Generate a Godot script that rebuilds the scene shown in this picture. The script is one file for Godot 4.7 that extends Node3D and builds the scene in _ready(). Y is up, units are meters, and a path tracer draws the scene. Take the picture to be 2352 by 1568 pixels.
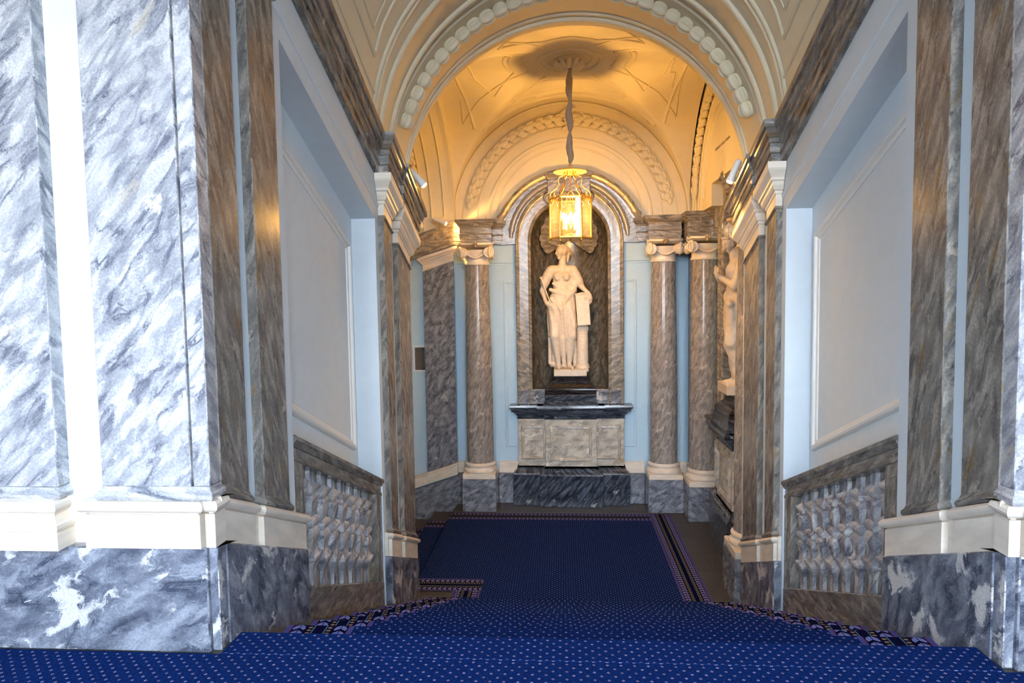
extends Node3D
# Palace staircase: an upper hall, a flight descending to a vaulted landing with statues in niches, a second flight turning off.
# Coordinates in the builders: x across, y measured from the eye, z = distance ahead of the eye; at() turns them into world space.

const M := 0.41          # rake of the main flight
const ML := 0.34         # rake of the side flight
const EYE := 3.4         # eye above the landing floor
const ZB := 11.1         # back wall of the landing
const ZC := 9.2          # middle of the landing
var mats := {}
var taken := {}

static func at(x: float, y: float, z: float) -> Vector3:
	return Vector3(x, y + EYE, -z)

# ---------------------------------------------------------------- mesh builder
class B:
	var v := PackedVector3Array()
	var n := PackedVector3Array()
	var t := PackedVector2Array()
	var mode := 0        # 0 local, 1 eye space, 2 eye space raked along z, 3 eye space raked along x
	var uvr := 0.0
	var uvo := Vector2.ZERO
	func _init(m := 0, r := 0.0, o := Vector2.ZERO):
		mode = m; uvr = r; uvo = o
	func mp(p: Vector3) -> Vector3:
		if mode == 0: return p
		var y := p.y
		if mode == 2: y += -1.6 - 0.41 * (p.z - 3.0)
		elif mode == 3: y -= 0.34 * maxf(0.0, -1.88 - p.x)
		return Vector3(p.x, y + 3.4, -p.z)
	func uvat(p: Vector3, nn: Vector3) -> Vector2:
		var a := nn.abs()
		var q: Vector2
		if a.x >= a.y and a.x >= a.z: q = Vector2(p.z, -p.y)
		elif a.y >= a.z: q = Vector2(p.x, p.z)
		else: q = Vector2(p.x, -p.y)
		return q.rotated(uvr) + uvo
	func tri(a: Vector3, b: Vector3, c: Vector3, na: Vector3, nb: Vector3, nc: Vector3, ua: Vector2, ub: Vector2, uc: Vector2) -> void:
		var g := (b - a).cross(c - a)
		if g.dot(na + nb + nc) > 0.0:      # front faces run clockwise
			v.append(a); v.append(c); v.append(b); n.append(na); n.append(nc); n.append(nb); t.append(ua); t.append(uc); t.append(ub)
		else:
			v.append(a); v.append(b); v.append(c); n.append(na); n.append(nb); n.append(nc); t.append(ua); t.append(ub); t.append(uc)
	func quad(a: Vector3, b: Vector3, c: Vector3, d: Vector3, inside: Vector3, uv := []) -> void:
		var A := mp(a); var Bq := mp(b); var C := mp(c); var D := mp(d)
		var nn := (Bq - A).cross(C - A)
		if nn.length_squared() < 1e-14: nn = (C - A).cross(D - A)
		nn = nn.normalized()
		if nn.dot((A + Bq + C + D) * 0.25 - mp(inside)) < 0.0: nn = -nn
		var u = uv if uv.size() == 4 else [uvat(A, nn), uvat(Bq, nn), uvat(C, nn), uvat(D, nn)]
		tri(A, Bq, C, nn, nn, nn, u[0], u[1], u[2]); tri(A, C, D, nn, nn, nn, u[0], u[2], u[3])
	func box(a: Vector3, b: Vector3, bev := 0.0) -> void:
		var lo := Vector3(minf(a.x, b.x), minf(a.y, b.y), minf(a.z, b.z)); var hi := Vector3(maxf(a.x, b.x), maxf(a.y, b.y), maxf(a.z, b.z))
		var c := (lo + hi) * 0.5; var h := (hi - lo) * 0.5
		bev = minf(bev, minf(h.x, minf(h.y, h.z)) * 0.9)
		for ax in 3:
			var i := (ax + 1) % 3; var j := (ax + 2) % 3
			for s in [-1.0, 1.0]:
				var q := []
				for k in [[-1, -1], [1, -1], [1, 1], [-1, 1]]:
					var p := Vector3.ZERO
					p[ax] = s * h[ax]; p[i] = k[0] * (h[i] - bev); p[j] = k[1] * (h[j] - bev)
					q.append(c + p)
				quad(q[0], q[1], q[2], q[3], c)
			if bev > 0.0:
				for s in [-1.0, 1.0]:
					for r in [-1.0, 1.0]:
						var q := []
						for k in [[0, -1], [0, 1], [1, 1], [1, -1]]:
							var p := Vector3.ZERO
							p[i] = s * (h[i] - (bev if k[0] == 1 else 0.0)); p[j] = r * (h[j] - (bev if k[0] == 0 else 0.0)); p[ax] = k[1] * (h[ax] - bev)
							q.append(c + p)
						quad(q[0], q[1], q[2], q[3], c)
		if bev > 0.0:
			for k in 8:
				var s := Vector3(1 if k & 1 else -1, 1 if k & 2 else -1, 1 if k & 4 else -1)
				var p0 := c + s * Vector3(h.x, h.y - bev, h.z - bev); var p1 := c + s * Vector3(h.x - bev, h.y, h.z - bev); var p2 := c + s * Vector3(h.x - bev, h.y - bev, h.z)
				quad(p0, p1, p2, p2, c)
	# profile points (u out, v up), interior on the left of the walk; stations [origin, U, V]
	func sweep(prof: Array, st: Array, closed := false, caps := true, crease := 0.7) -> void:
		var np := prof.size()
		var en := []
		var pl := [0.0]
		for i in np - 1:
			var e: Vector2 = prof[i + 1] - prof[i]
			en.append(Vector2(e.y, -e.x).normalized()); pl.append(pl[-1] + e.length())
		var ns := st.size()
		var g := []
		var sl := [0.0]
		for k in ns:
			var row := []
			for i in np: row.append(mp(st[k][0] + st[k][1] * prof[i].x + st[k][2] * prof[i].y))
			g.append(row)
			if k: sl.append(sl[-1] + g[k][0].distance_to(g[k - 1][0]))
		if closed: g.append(g[0]); sl.append(sl[-1] + g[0][0].distance_to(g[ns - 1][0]))
		var cnt := ns if closed else ns - 1
		for i in np - 1:
			var e0: Vector2 = en[i]
			var n0: Vector2 = e0; var n1: Vector2 = e0
			if i > 0 and e0.dot(en[i - 1]) > crease: n0 = (e0 + en[i - 1]).normalized()
			if i < np - 2 and e0.dot(en[i + 1]) > crease: n1 = (e0 + en[i + 1]).normalized()
			for k in cnt:
				var k2 := (k + 1) % ns
				var N := []
				for w in [[k, n0], [k2, n0], [k2, n1], [k, n1]]:
					var s = st[w[0]]
					N.append((mp(s[0] + s[1].normalized() * w[1].x * 0.01 + s[2].normalized() * w[1].y * 0.01) - mp(s[0])).normalized())
				var A: Vector3 = g[k][i]; var Bq: Vector3 = g[k + 1][i]; var C: Vector3 = g[k + 1][i + 1]; var D: Vector3 = g[k][i + 1]
				if ns == 2 or crease > 1.5:
					var nn := (Bq - A).cross(D - A)
					if nn.length_squared() < 1e-16: nn = (C - Bq).cross(D - Bq)
					nn = nn.normalized()
					if nn.dot(N[0] + N[2]) < 0: nn = -nn
					N = [nn, nn, nn, nn]
				var ua := Vector2(sl[k], pl[i]).rotated(uvr) + uvo; var ub := Vector2(sl[k + 1], pl[i]).rotated(uvr) + uvo
				var uc := Vector2(sl[k + 1], pl[i + 1]).rotated(uvr) + uvo; var ud := Vector2(sl[k], pl[i + 1]).rotated(uvr) + uvo
				tri(A, Bq, C, N[0], N[1], N[2], ua, ub, uc); tri(A, C, D, N[0], N[2], N[3], ua, uc, ud)
		if caps and not closed:
			for e in [0, ns - 1]:
				var poly := PackedVector2Array(prof)
				if poly[0].is_equal_approx(poly[np - 1]): poly.remove_at(np - 1)
				var ix := Geometry2D.triangulate_polygon(poly)
				var inner: Vector3 = g[1 if e == 0 else ns - 2][0]
				for q in range(0, ix.size(), 3):
					var a: Vector3 = g[e][ix[q]]; var b2: Vector3 = g[e][ix[q + 1]]; var c2: Vector3 = g[e][ix[q + 2]]
					var nn := (b2 - a).cross(c2 - a).normalized()
					if nn.dot(g[e][0] - inner) < 0: nn = -nn
					tri(a, b2, c2, nn, nn, nn, uvat(a, nn), uvat(b2, nn), uvat(c2, nn))
	func lathe(prof: Array, c: Vector3, seg := 32, crease := 0.7) -> void:
		var st := []
		for k in seg:
			var a := TAU * k / seg
			st.append([c, Vector3(cos(a), 0, sin(a)), Vector3.UP])
		sweep(prof, st, true, false, crease)
	func disc(c: Vector3, r: float, up: float, seg := 24) -> void:
		for k in seg:
			var a := TAU * k / seg; var b2 := TAU * (k + 1) / seg
			quad(c, c + Vector3(cos(a), 0, sin(a)) * r, c + Vector3(cos(b2), 0, sin(b2)) * r, c, c - Vector3(0, up, 0))
	func tube(pts: Array, rad, seg := 8, closed := false, caps := true) -> void:
		var k0 := pts.size()
		var st := []
		var up := Vector3(0.13, 0.98, 0.11)
		for k in k0:
			var d: Vector3 = (pts[(k + 1) % k0] - pts[(k - 1 + k0) % k0]) if closed else (pts[mini(k + 1, k0 - 1)] - pts[maxi(k - 1, 0)])
			d = d.normalized()
			var s := up - d * up.dot(d)
			if s.length() < 0.05: s = Vector3.RIGHT - d * d.x
			s = s.normalized(); up = s
			var r: float = rad[k] if rad is Array else rad
			st.append([pts[k], s * r, d.cross(s) * r])
		var pr := []
		for i in seg + 1: pr.append(Vector2(cos(TAU * i / seg), sin(TAU * i / seg)))
		sweep(pr, st, closed, caps, 0.2)
	# fn(u, v) -> point before mapping; normals face `toward`
	func grid(fn: Callable, nu: int, nv: int, toward: Vector3) -> void:
		var P := []
		for i in nu + 1:
			var row := []
			for j in nv + 1: row.append(mp(fn.call(float(i) / nu, float(j) / nv)))
			P.append(row)
		var N := []
		var tw := mp(toward)
		for i in nu + 1:
			var row := []
			for j in nv + 1:
				var du: Vector3 = P[mini(i + 1, nu)][j] - P[maxi(i - 1, 0)][j]
				var dv: Vector3 = P[i][mini(j + 1, nv)] - P[i][maxi(j - 1, 0)]
				var nn := du.cross(dv).normalized()
				if nn.dot(tw - P[i][j]) < 0: nn = -nn
				row.append(nn)
			N.append(row)
		for i in nu:
			for j in nv:
				var a = P[i][j]; var b2 = P[i + 1][j]; var c2 = P[i + 1][j + 1]; var d = P[i][j + 1]
				var nn: Vector3 = N[i][j]
				var u0 := uvat(a, nn); var u1 := uvat(b2, nn); var u2 := uvat(c2, nn); var u3 := uvat(d, nn)
				tri(a, b2, c2, N[i][j], N[i + 1][j], N[i + 1][j + 1], u0, u1, u2); tri(a, c2, d, N[i][j], N[i + 1][j + 1], N[i][j + 1], u0, u2, u3)
	# mouldings that return round three sides of a block standing on a wall at x = wall (side s), face at x = s * face, from z0 to z1
	func u_mould(prof: Array, s: float, face: float, wall: float, z0: float, z1: float, y: float) -> void:
		var f := s * face; var w := s * wall
		sweep(prof, [[Vector3(w, y, z0), Vector3(0, 0, -1), Vector3.UP], [Vector3(f, y, z0), Vector3(-s, 0, -1), Vector3.UP],
			[Vector3(f, y, z1), Vector3(-s, 0, 1), Vector3.UP], [Vector3(w, y, z1), Vector3(0, 0, 1), Vector3.UP]], false, false, 2.0)
	# the same on a wall that lies across the view (normal towards -z): block from x0 to x1, face at z
	func v_mould(prof: Array, x0: float, x1: float, face: float, wall: float, y: float) -> void:
		sweep(prof, [[Vector3(x0, y, wall), Vector3(-1, 0, 0), Vector3.UP], [Vector3(x0, y, face), Vector3(-1, 0, -1), Vector3.UP],
			[Vector3(x1, y, face), Vector3(1, 0, -1), Vector3.UP], [Vector3(x1, y, wall), Vector3(1, 0, 0), Vector3.UP]], false, false, 2.0)
	func mesh() -> ArrayMesh:
		var a := []
		a.resize(Mesh.ARRAY_MAX)
		a[Mesh.ARRAY_VERTEX] = v; a[Mesh.ARRAY_NORMAL] = n; a[Mesh.ARRAY_TEX_UV] = t
		var m := ArrayMesh.new()
		m.add_surface_from_arrays(Mesh.PRIMITIVE_TRIANGLES, a)
		return m

func pf(a: Array) -> Array:      # flat list of numbers to profile points
	var o := []
	for i in range(0, a.size(), 2): o.append(Vector2(a[i], a[i + 1]))
	return o

# ---------------------------------------------------------------- scene helpers
func numbered(called: String) -> String:
	if not taken.has(called):
		taken[called] = 0
		return called
	taken[called] += 1
	return "%s_%03d" % [called, taken[called]]

func obj(called: String, b, m, parent: Node = null) -> MeshInstance3D:
	var o := MeshInstance3D.new()
	o.name = called if parent else numbered(called)
	o.mesh = b.mesh() if b is B else b
	o.material_override = mats[m] if m is String else m
	o.cast_shadow = GeometryInstance3D.SHADOW_CASTING_SETTING_ON
	if parent == null: add_child(o)
	else: parent.add_child(o, true)
	if parent and not (parent is MeshInstance3D) and b is B and b.mode > 0: o.transform = (parent as Node3D).get_meta("inv", Transform3D())
	return o

func tag(o: Node, label: String, category: String, group := "", kind := "") -> void:
	o.set_meta("label", label); o.set_meta("category", category)
	if group: o.set_meta("group", group)
	if kind: o.set_meta("kind", kind)

func thing(called: String, label: String, category: String, xf := Transform3D(), group := "", kind := "") -> Node3D:
	var o := Node3D.new()
	o.name = numbered(called)
	o.transform = xf
	add_child(o)
	o.set_meta("inv", xf.affine_inverse())
	tag(o, label, category, group, kind)
	return o

func copy(src: Node3D, xf: Transform3D, label: String) -> Node3D:
	var c: Node3D = src.duplicate()
	c.name = numbered(String(src.name).rstrip("0123456789_"))
	add_child(c)
	c.transform = xf
	c.set_meta("inv", xf.affine_inverse())
	c.set_meta("label", label)
	return c

func pos(x: float, y: float, z: float) -> Transform3D:
	return Transform3D(Basis(), at(x, y, z))

func rnd(seed_: int) -> Vector2:
	var r := RandomNumberGenerator.new()
	r.seed = seed_ * 7919 + 13
	return Vector2(r.randf() * 5.0, r.randf() * 5.0)

# ---------------------------------------------------------------- materials
func lin(r: float, g: float, b: float) -> Color:
	return Color(r, g, b).linear_to_srgb()

func plain(c: Color, rough := 0.6, metal := 0.0, spec := 0.5) -> StandardMaterial3D:
	var m := StandardMaterial3D.new()
	m.albedo_color = c; m.roughness = rough; m.metallic = metal; m.metallic_specular = spec
	return m

func field(seed_: int, freq: float, w: int, h: int, size: int, type := FastNoiseLite.TYPE_SIMPLEX_SMOOTH, frac := FastNoiseLite.FRACTAL_FBM, oct := 5, warp := 0.0, wf := 0.01) -> PackedByteArray:
	var f := FastNoiseLite.new()
	f.seed = seed_; f.noise_type = type; f.frequency = freq; f.fractal_type = frac; f.fractal_octaves = oct; f.fractal_gain = 0.55
	if warp > 0.0:
		f.domain_warp_enabled = true; f.domain_warp_amplitude = warp; f.domain_warp_frequency = wf
		f.domain_warp_fractal_octaves = 4; f.domain_warp_fractal_type = FastNoiseLite.DOMAIN_WARP_FRACTAL_PROGRESSIVE
	var im := f.get_seamless_image(w, h, false, false, 0.25)
	if im.get_width() != size or im.get_height() != size: im.resize(size, size, Image.INTERPOLATE_CUBIC)
	im.convert(Image.FORMAT_L8)
	return im.get_data()

func ss(a: float, b: float, x: float) -> float:
	var q := clampf((x - a) / (b - a), 0.0, 1.0)
	return q * q * (3.0 - 2.0 * q)

# base tones lo..hi by cloud noise, dark veins from a ridged field, pale blotches, rust streaks
func marble(seed_: int, size: int, tile: float, lo: Color, hi: Color, vein: Color, vein_at: float, blot: Color, blot_at: float, rust: Color, rust_at: float, stretch := 3, rough := 0.22, fine := 1.0, warp := 60.0) -> StandardMaterial3D:
	var s2 := size / 512.0
	var k := fine / s2
	var fa := field(seed_, 0.030 * k, size / stretch, size, size, FastNoiseLite.TYPE_SIMPLEX_SMOOTH, FastNoiseLite.FRACTAL_FBM, 7, warp / k, 0.008 * k)
	var fb := field(seed_ + 1, 0.014 * k, size / stretch, size, size, FastNoiseLite.TYPE_SIMPLEX_SMOOTH, FastNoiseLite.FRACTAL_RIDGED, 6, warp / k, 0.010 * k)
	var fc := field(seed_ + 2, 0.012 * k, size * 2 / 3, size, size, FastNoiseLite.TYPE_SIMPLEX_SMOOTH, FastNoiseLite.FRACTAL_FBM, 6, 60.0 / k, 0.012 * k)
	var fd := field(seed_ + 3, 0.012 * k, size / stretch, size, size, FastNoiseLite.TYPE_SIMPLEX_SMOOTH, FastNoiseLite.FRACTAL_FBM, 6, 70.0 / k, 0.008 * k)
	var fe := field(seed_ + 4, 0.09, size, size, size, FastNoiseLite.TYPE_SIMPLEX_SMOOTH, FastNoiseLite.FRACTAL_FBM, 3)
	var lv := PackedFloat32Array(); var lb := PackedFloat32Array(); var lr := PackedFloat32Array(); var la := PackedFloat32Array()
	for i in 256:
		var x := i / 255.0
		la.append(ss(0.15, 0.85, x)); lv.append(0.35 * ss(vein_at - 0.1, vein_at + 0.15, x) + 0.5 * ss(vein_at + 0.12, vein_at + 0.3, x)); lb.append(0.85 * ss(blot_at, blot_at + 0.10, x)); lr.append(0.75 * ss(rust_at, rust_at + 0.14, x))
	var out := PackedByteArray()
	out.resize(size * size * 3)
	for i in size * size:
		var g := 0.9 + 0.2 * fe[i] / 255.0
		var c := lo.lerp(hi, la[fa[i]])
		c = c.lerp(vein, lv[fb[i]])
		c = c.lerp(rust, lr[fd[i]])
		c = c.lerp(blot, lb[fc[i]])
		out[i * 3] = clampi(int(c.r * g * 255.0), 0, 255); out[i * 3 + 1] = clampi(int(c.g * g * 255.0), 0, 255); out[i * 3 + 2] = clampi(int(c.b * g * 255.0), 0, 255)
	var m := plain(Color.WHITE, rough)
	m.albedo_texture = ImageTexture.create_from_image(Image.create_from_data(size, size, false, Image.FORMAT_RGB8, out))
	m.uv1_scale = Vector3(1.0 / tile, 1.0 / tile, 1)
	return m

func tinted(m: StandardMaterial3D, c: Color, rough: float) -> StandardMaterial3D:
	var k: StandardMaterial3D = m.duplicate()
	k.albedo_color = c; k.roughness = rough
	return k

func grainy(seed_: int, c: Color, amount: float, tile: float, rough: float, stretch := 1) -> StandardMaterial3D:
	var size := 256
	var f := field(seed_, 0.02, size / stretch, size, size, FastNoiseLite.TYPE_SIMPLEX_SMOOTH, FastNoiseLite.FRACTAL_FBM, 6)
	var out := PackedByteArray()
	out.resize(size * size * 3)
	for i in size * size:
		var g := 1.0 - amount + 2.0 * amount * f[i] / 255.0
		for k in 3: out[i * 3 + k] = clampi(int(c[k] * g * 255.0), 0, 255)
	var m := plain(Color.WHITE, rough)
	m.albedo_texture = ImageTexture.create_from_image(Image.create_from_data(size, size, false, Image.FORMAT_RGB8, out))
	m.uv1_scale = Vector3(1.0 / tile, 1.0 / tile, 1)
	return m

func carpet_field() -> StandardMaterial3D:
	var n := 512                     # 8 x 8 cells of 58 mm, two woven diamonds in each
	var im := Image.create(n, n, false, Image.FORMAT_RGB8)
	var f := field(77, 0.05, n, n, n)
	var r := RandomNumberGenerator.new()
	r.seed = 5
	var base := Color(0.04, 0.135, 0.33)
	for y in n:
		for x in n:
			var g := 0.72 + 0.56 * f[y * n + x] / 255.0 + (0.08 if (x / 2 + y / 2) % 2 == 0 else -0.08)
			im.set_pixel(x, y, Color(base.r * g, base.g * g, base.b * g))
	for cy in 16:
		for cx in 8:
			var ox := cx * 64 + (32 if cy % 2 else 0) + 16; var oy := cy * 32 + 16
			var tone := 0.75 + 0.25 * r.randf()
			for dy in range(-8, 9):
				for dx in range(-8, 9):
					var d := absi(dx) + absi(dy)
					if d <= 8 and d >= 3 and r.randf() > 0.06:
						im.set_pixel((ox + dx) % n, (oy + dy) % n, Color(0.60, 0.55, 0.66) * tone)
					elif d < 2: im.set_pixel((ox + dx) % n, (oy + dy) % n, Color(0.3, 0.14, 0.28))
	var m := plain(Color.WHITE, 0.95, 0.0, 0.15)
	m.albedo_texture = ImageTexture.create_from_image(im)
	m.uv1_scale = Vector3(1.0 / 0.464, 1.0 / 0.464, 1)
	return m

func carpet_border() -> StandardMaterial3D:
	var w := 384; var h := 128       # u across 0..1 (outer to inner), v along 0.12 m
	var im := Image.create(w, h, false, Image.FORMAT_RGB8)
	var navy := Color(0.02, 0.03, 0.16); var lilac := Color(0.28, 0.28, 0.5); var pale := Color(0.48, 0.5, 0.7); var pink := Color(0.42, 0.2, 0.3); var gold := Color(0.55, 0.45, 0.3); var teal := Color(0.3, 0.42, 0.5)
	for y in h:
		for x in w:
			var u := float(x) / w
			var q := u if u < 0.5 else 1.0 - u           # both halves mirror
			var c := navy
			var vy := float(y) / h
			if q < 0.07: c = lilac
			elif q < 0.085: c = pink
			elif q < 0.29:
				var a := (q - 0.19) / 0.1                # leaf sprays, two per repeat
				var b := fposmod(vy * 2.0 + absf(a) * 0.45, 1.0)
				if b < 0.62 and absf(a) < 0.95 - 0.5 * absf(b - 0.3) and absf(a) > 0.06: c = pale if fposmod(b * 4.0, 1.0) < 0.75 else lilac
			elif q > 0.325 and q < 0.385:
				if fposmod(vy * 4.0, 1.0) < 0.5: c = gold
			elif q > 0.40 and q < 0.42: c = teal
			im.set_pixel(x, y, c)
	var m := plain(Color.WHITE, 0.95, 0.0, 0.15)
	m.albedo_texture = ImageTexture.create_from_image(im)
	m.uv1_scale = Vector3(1, 1.0 / 0.12, 1)
	return m

func emissive(c: Color, e: float) -> StandardMaterial3D:
	var m := plain(c, 0.5)
	m.emission_enabled = true; m.emission = c; m.emission_energy_multiplier = e
	return m

func make_materials() -> void:
	mats.grey = marble(11, 1024, 1.5, Color(0.58, 0.58, 0.60), Color(0.82, 0.81, 0.80), Color(0.34, 0.35, 0.40), 0.56, Color(0.92, 0.90, 0.88), 0.76, Color(0.70, 0.66, 0.60), 0.80, 3, 0.2)
	mats.brown = marble(31, 512, 1.1, Color(0.43, 0.41, 0.385), Color(0.62, 0.59, 0.55), Color(0.22, 0.215, 0.215), 0.62, Color(0.70, 0.65, 0.58), 0.78, Color(0.50, 0.41, 0.29), 0.70, 4, 0.2)
	mats.slate = marble(41, 1024, 1.6, Color(0.40, 0.41, 0.45), Color(0.62, 0.63, 0.66), Color(0.22, 0.24, 0.29), 0.56, Color(0.88, 0.86, 0.83), 0.66, Color(0.62, 0.60, 0.56), 0.86, 2, 0.16, 0.8)
	mats.bluegrey = marble(43, 512, 1.4, Color(0.42, 0.44, 0.48), Color(0.60, 0.62, 0.66), Color(0.26, 0.28, 0.33), 0.58, Color(0.78, 0.79, 0.80), 0.80, Color(0.56, 0.56, 0.56), 0.86, 2, 0.16)
	mats.dark = marble(51, 512, 1.0, Color(0.15, 0.17, 0.21), Color(0.38, 0.42, 0.47), Color(0.08, 0.09, 0.12), 0.60, Color(0.66, 0.67, 0.68), 0.80, Color(0.4, 0.4, 0.4), 0.88, 4, 0.14)
	mats.beige = marble(61, 512, 1.2, Color(0.66, 0.64, 0.60), Color(0.82, 0.79, 0.73), Color(0.44, 0.43, 0.43), 0.68, Color(0.90, 0.87, 0.82), 0.78, Color(0.68, 0.59, 0.44), 0.78, 2, 0.2, 0.5)
	mats.shaft = marble(71, 512, 1.1, Color(0.50, 0.48, 0.47), Color(0.68, 0.64, 0.60), Color(0.36, 0.35, 0.37), 0.66, Color(0.80, 0.75, 0.69), 0.74, Color(0.58, 0.44, 0.30), 0.78, 3, 0.14)
	mats.frame = marble(81, 512, 1.0, Color(0.46, 0.44, 0.41), Color(0.68, 0.64, 0.58), Color(0.26, 0.26, 0.27), 0.64, Color(0.76, 0.72, 0.64), 0.78, Color(0.58, 0.47, 0.31), 0.76, 3, 0.2)
	mats.umber = marble(91, 512, 1.2, Color(0.32, 0.30, 0.265), Color(0.50, 0.47, 0.42), Color(0.14, 0.14, 0.14), 0.66, Color(0.48, 0.46, 0.42), 0.82, Color(0.36, 0.27, 0.19), 0.76, 3, 0.25)
	mats.cream = grainy(3, Color(0.90, 0.85, 0.78), 0.07, 0.7, 0.35, 3)
	mats.statue = grainy(4, Color(0.86, 0.80, 0.72), 0.05, 0.4, 0.5)
	mats.paint = grainy(5, Color(0.84, 0.878, 0.90), 0.012, 0.9, 0.7)
	mats.bluepaint = grainy(9, Color(0.72, 0.83, 0.90), 0.015, 0.9, 0.7)
	mats.plaster = grainy(6, Color(0.90, 0.86, 0.75), 0.015, 1.1, 0.75)
	mats.stone = grainy(7, Color(0.25, 0.235, 0.225), 0.12, 0.5, 0.45)
	mats.black = marble(52, 256, 0.8, Color(0.10, 0.10, 0.11), Color(0.22, 0.21, 0.22), Color(0.06, 0.06, 0.07), 0.7, Color(0.5, 0.45, 0.42), 0.85, Color(0.2, 0.15, 0.12), 0.8, 3, 0.08)
	mats.carpet = carpet_field()
	mats.border = carpet_border()
	mats.gilt = plain(lin(0.80, 0.55, 0.20), 0.45, 0.35)
	mats.brass = plain(lin(0.80, 0.52, 0.16), 0.25, 1.0)
	mats.cloth = grainy(8, Color(0.62, 0.58, 0.54), 0.15, 0.05, 0.9)
	mats.white = plain(Color(0.92, 0.92, 0.90), 0.4)
	mats.grille = plain(Color(0.55, 0.55, 0.56), 0.5, 0.2)
	mats.void = plain(Color(0.12, 0.12, 0.13), 0.9)
	mats.candle = plain(Color(0.95, 0.92, 0.85), 0.5)
	mats.bulb = emissive(Color(1.0, 0.78, 0.48), 14.0)
	mats.spotbulb = emissive(Color(1.0, 0.80, 0.55), 9.0)
	var g := plain(Color(1, 0.98, 0.95, 0.012), 0.02)
	g.transparency = BaseMaterial3D.TRANSPARENCY_ALPHA
	mats.glass = g
	mats.wood = plain(Color(0.9, 0.9, 0.88), 0.5)

func _ready() -> void:
	# ------------------------------------------------ camera, sky, exposure
	var cam := Camera3D.new()
	cam.name = "camera"
	cam.fov = rad_to_deg(2.0 * atan(0.5))
	cam.near = 0.05; cam.far = 100.0
	cam.transform = Transform3D(Basis(Vector3.UP, 0.0723) * Basis(Vector3.RIGHT, -0.066) * Basis(Vector3.BACK, -0.0152), at(-0.139, 0, 0))
	add_child(cam)
	cam.current = true
	var env := Environment.new()
	env.background_mode = Environment.BG_SKY
	var sm := ProceduralSkyMaterial.new()
	sm.sky_top_color = Color(0.74, 0.85, 0.98); sm.sky_horizon_color = Color(0.94, 0.97, 1.0); sm.sky_curve = 0.3
	sm.ground_horizon_color = Color(0.62, 0.68, 0.74); sm.ground_bottom_color = Color(0.35, 0.36, 0.36)
	sm.sky_energy_multiplier = 4.5; sm.ground_energy_multiplier = 3.1
	env.sky = Sky.new()
	env.sky.sky_material = sm
	env.tonemap_mode = Environment.TONE_MAPPER_LINEAR
	env.tonemap_exposure = 1.12
	env.sdfgi_enabled = true; env.ssao_enabled = true; env.ssil_enabled = true
	var we := WorldEnvironment.new()
	we.name = "environment"
	we.environment = env
	add_child(we)
	make_materials()
	print("materials ", Time.get_ticks_msec())
	build_hall()
	build_stairs()
	for s in [-1.0, 1.0]:
		front_wall(s)
		stair_side(s)
	stair_vault()
	landing_shell()
	back_wall()
	side_flight()
	right_wall()
	for s in [-1.0, 1.0]: balustrade(s)
	print("architecture ", Time.get_ticks_msec())
	carpets()
	columns()
	tabernacles()
	print("tabernacles ", Time.get_ticks_msec())
	statues()
	print("statues ", Time.get_ticks_msec())
	lantern()
	spotlights()
	vent()
	print("done ", Time.get_ticks_msec())

func structure(called: String, label: String, category: String) -> Node3D:
	return thing(called, label, category, Transform3D(), "", "structure")

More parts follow.
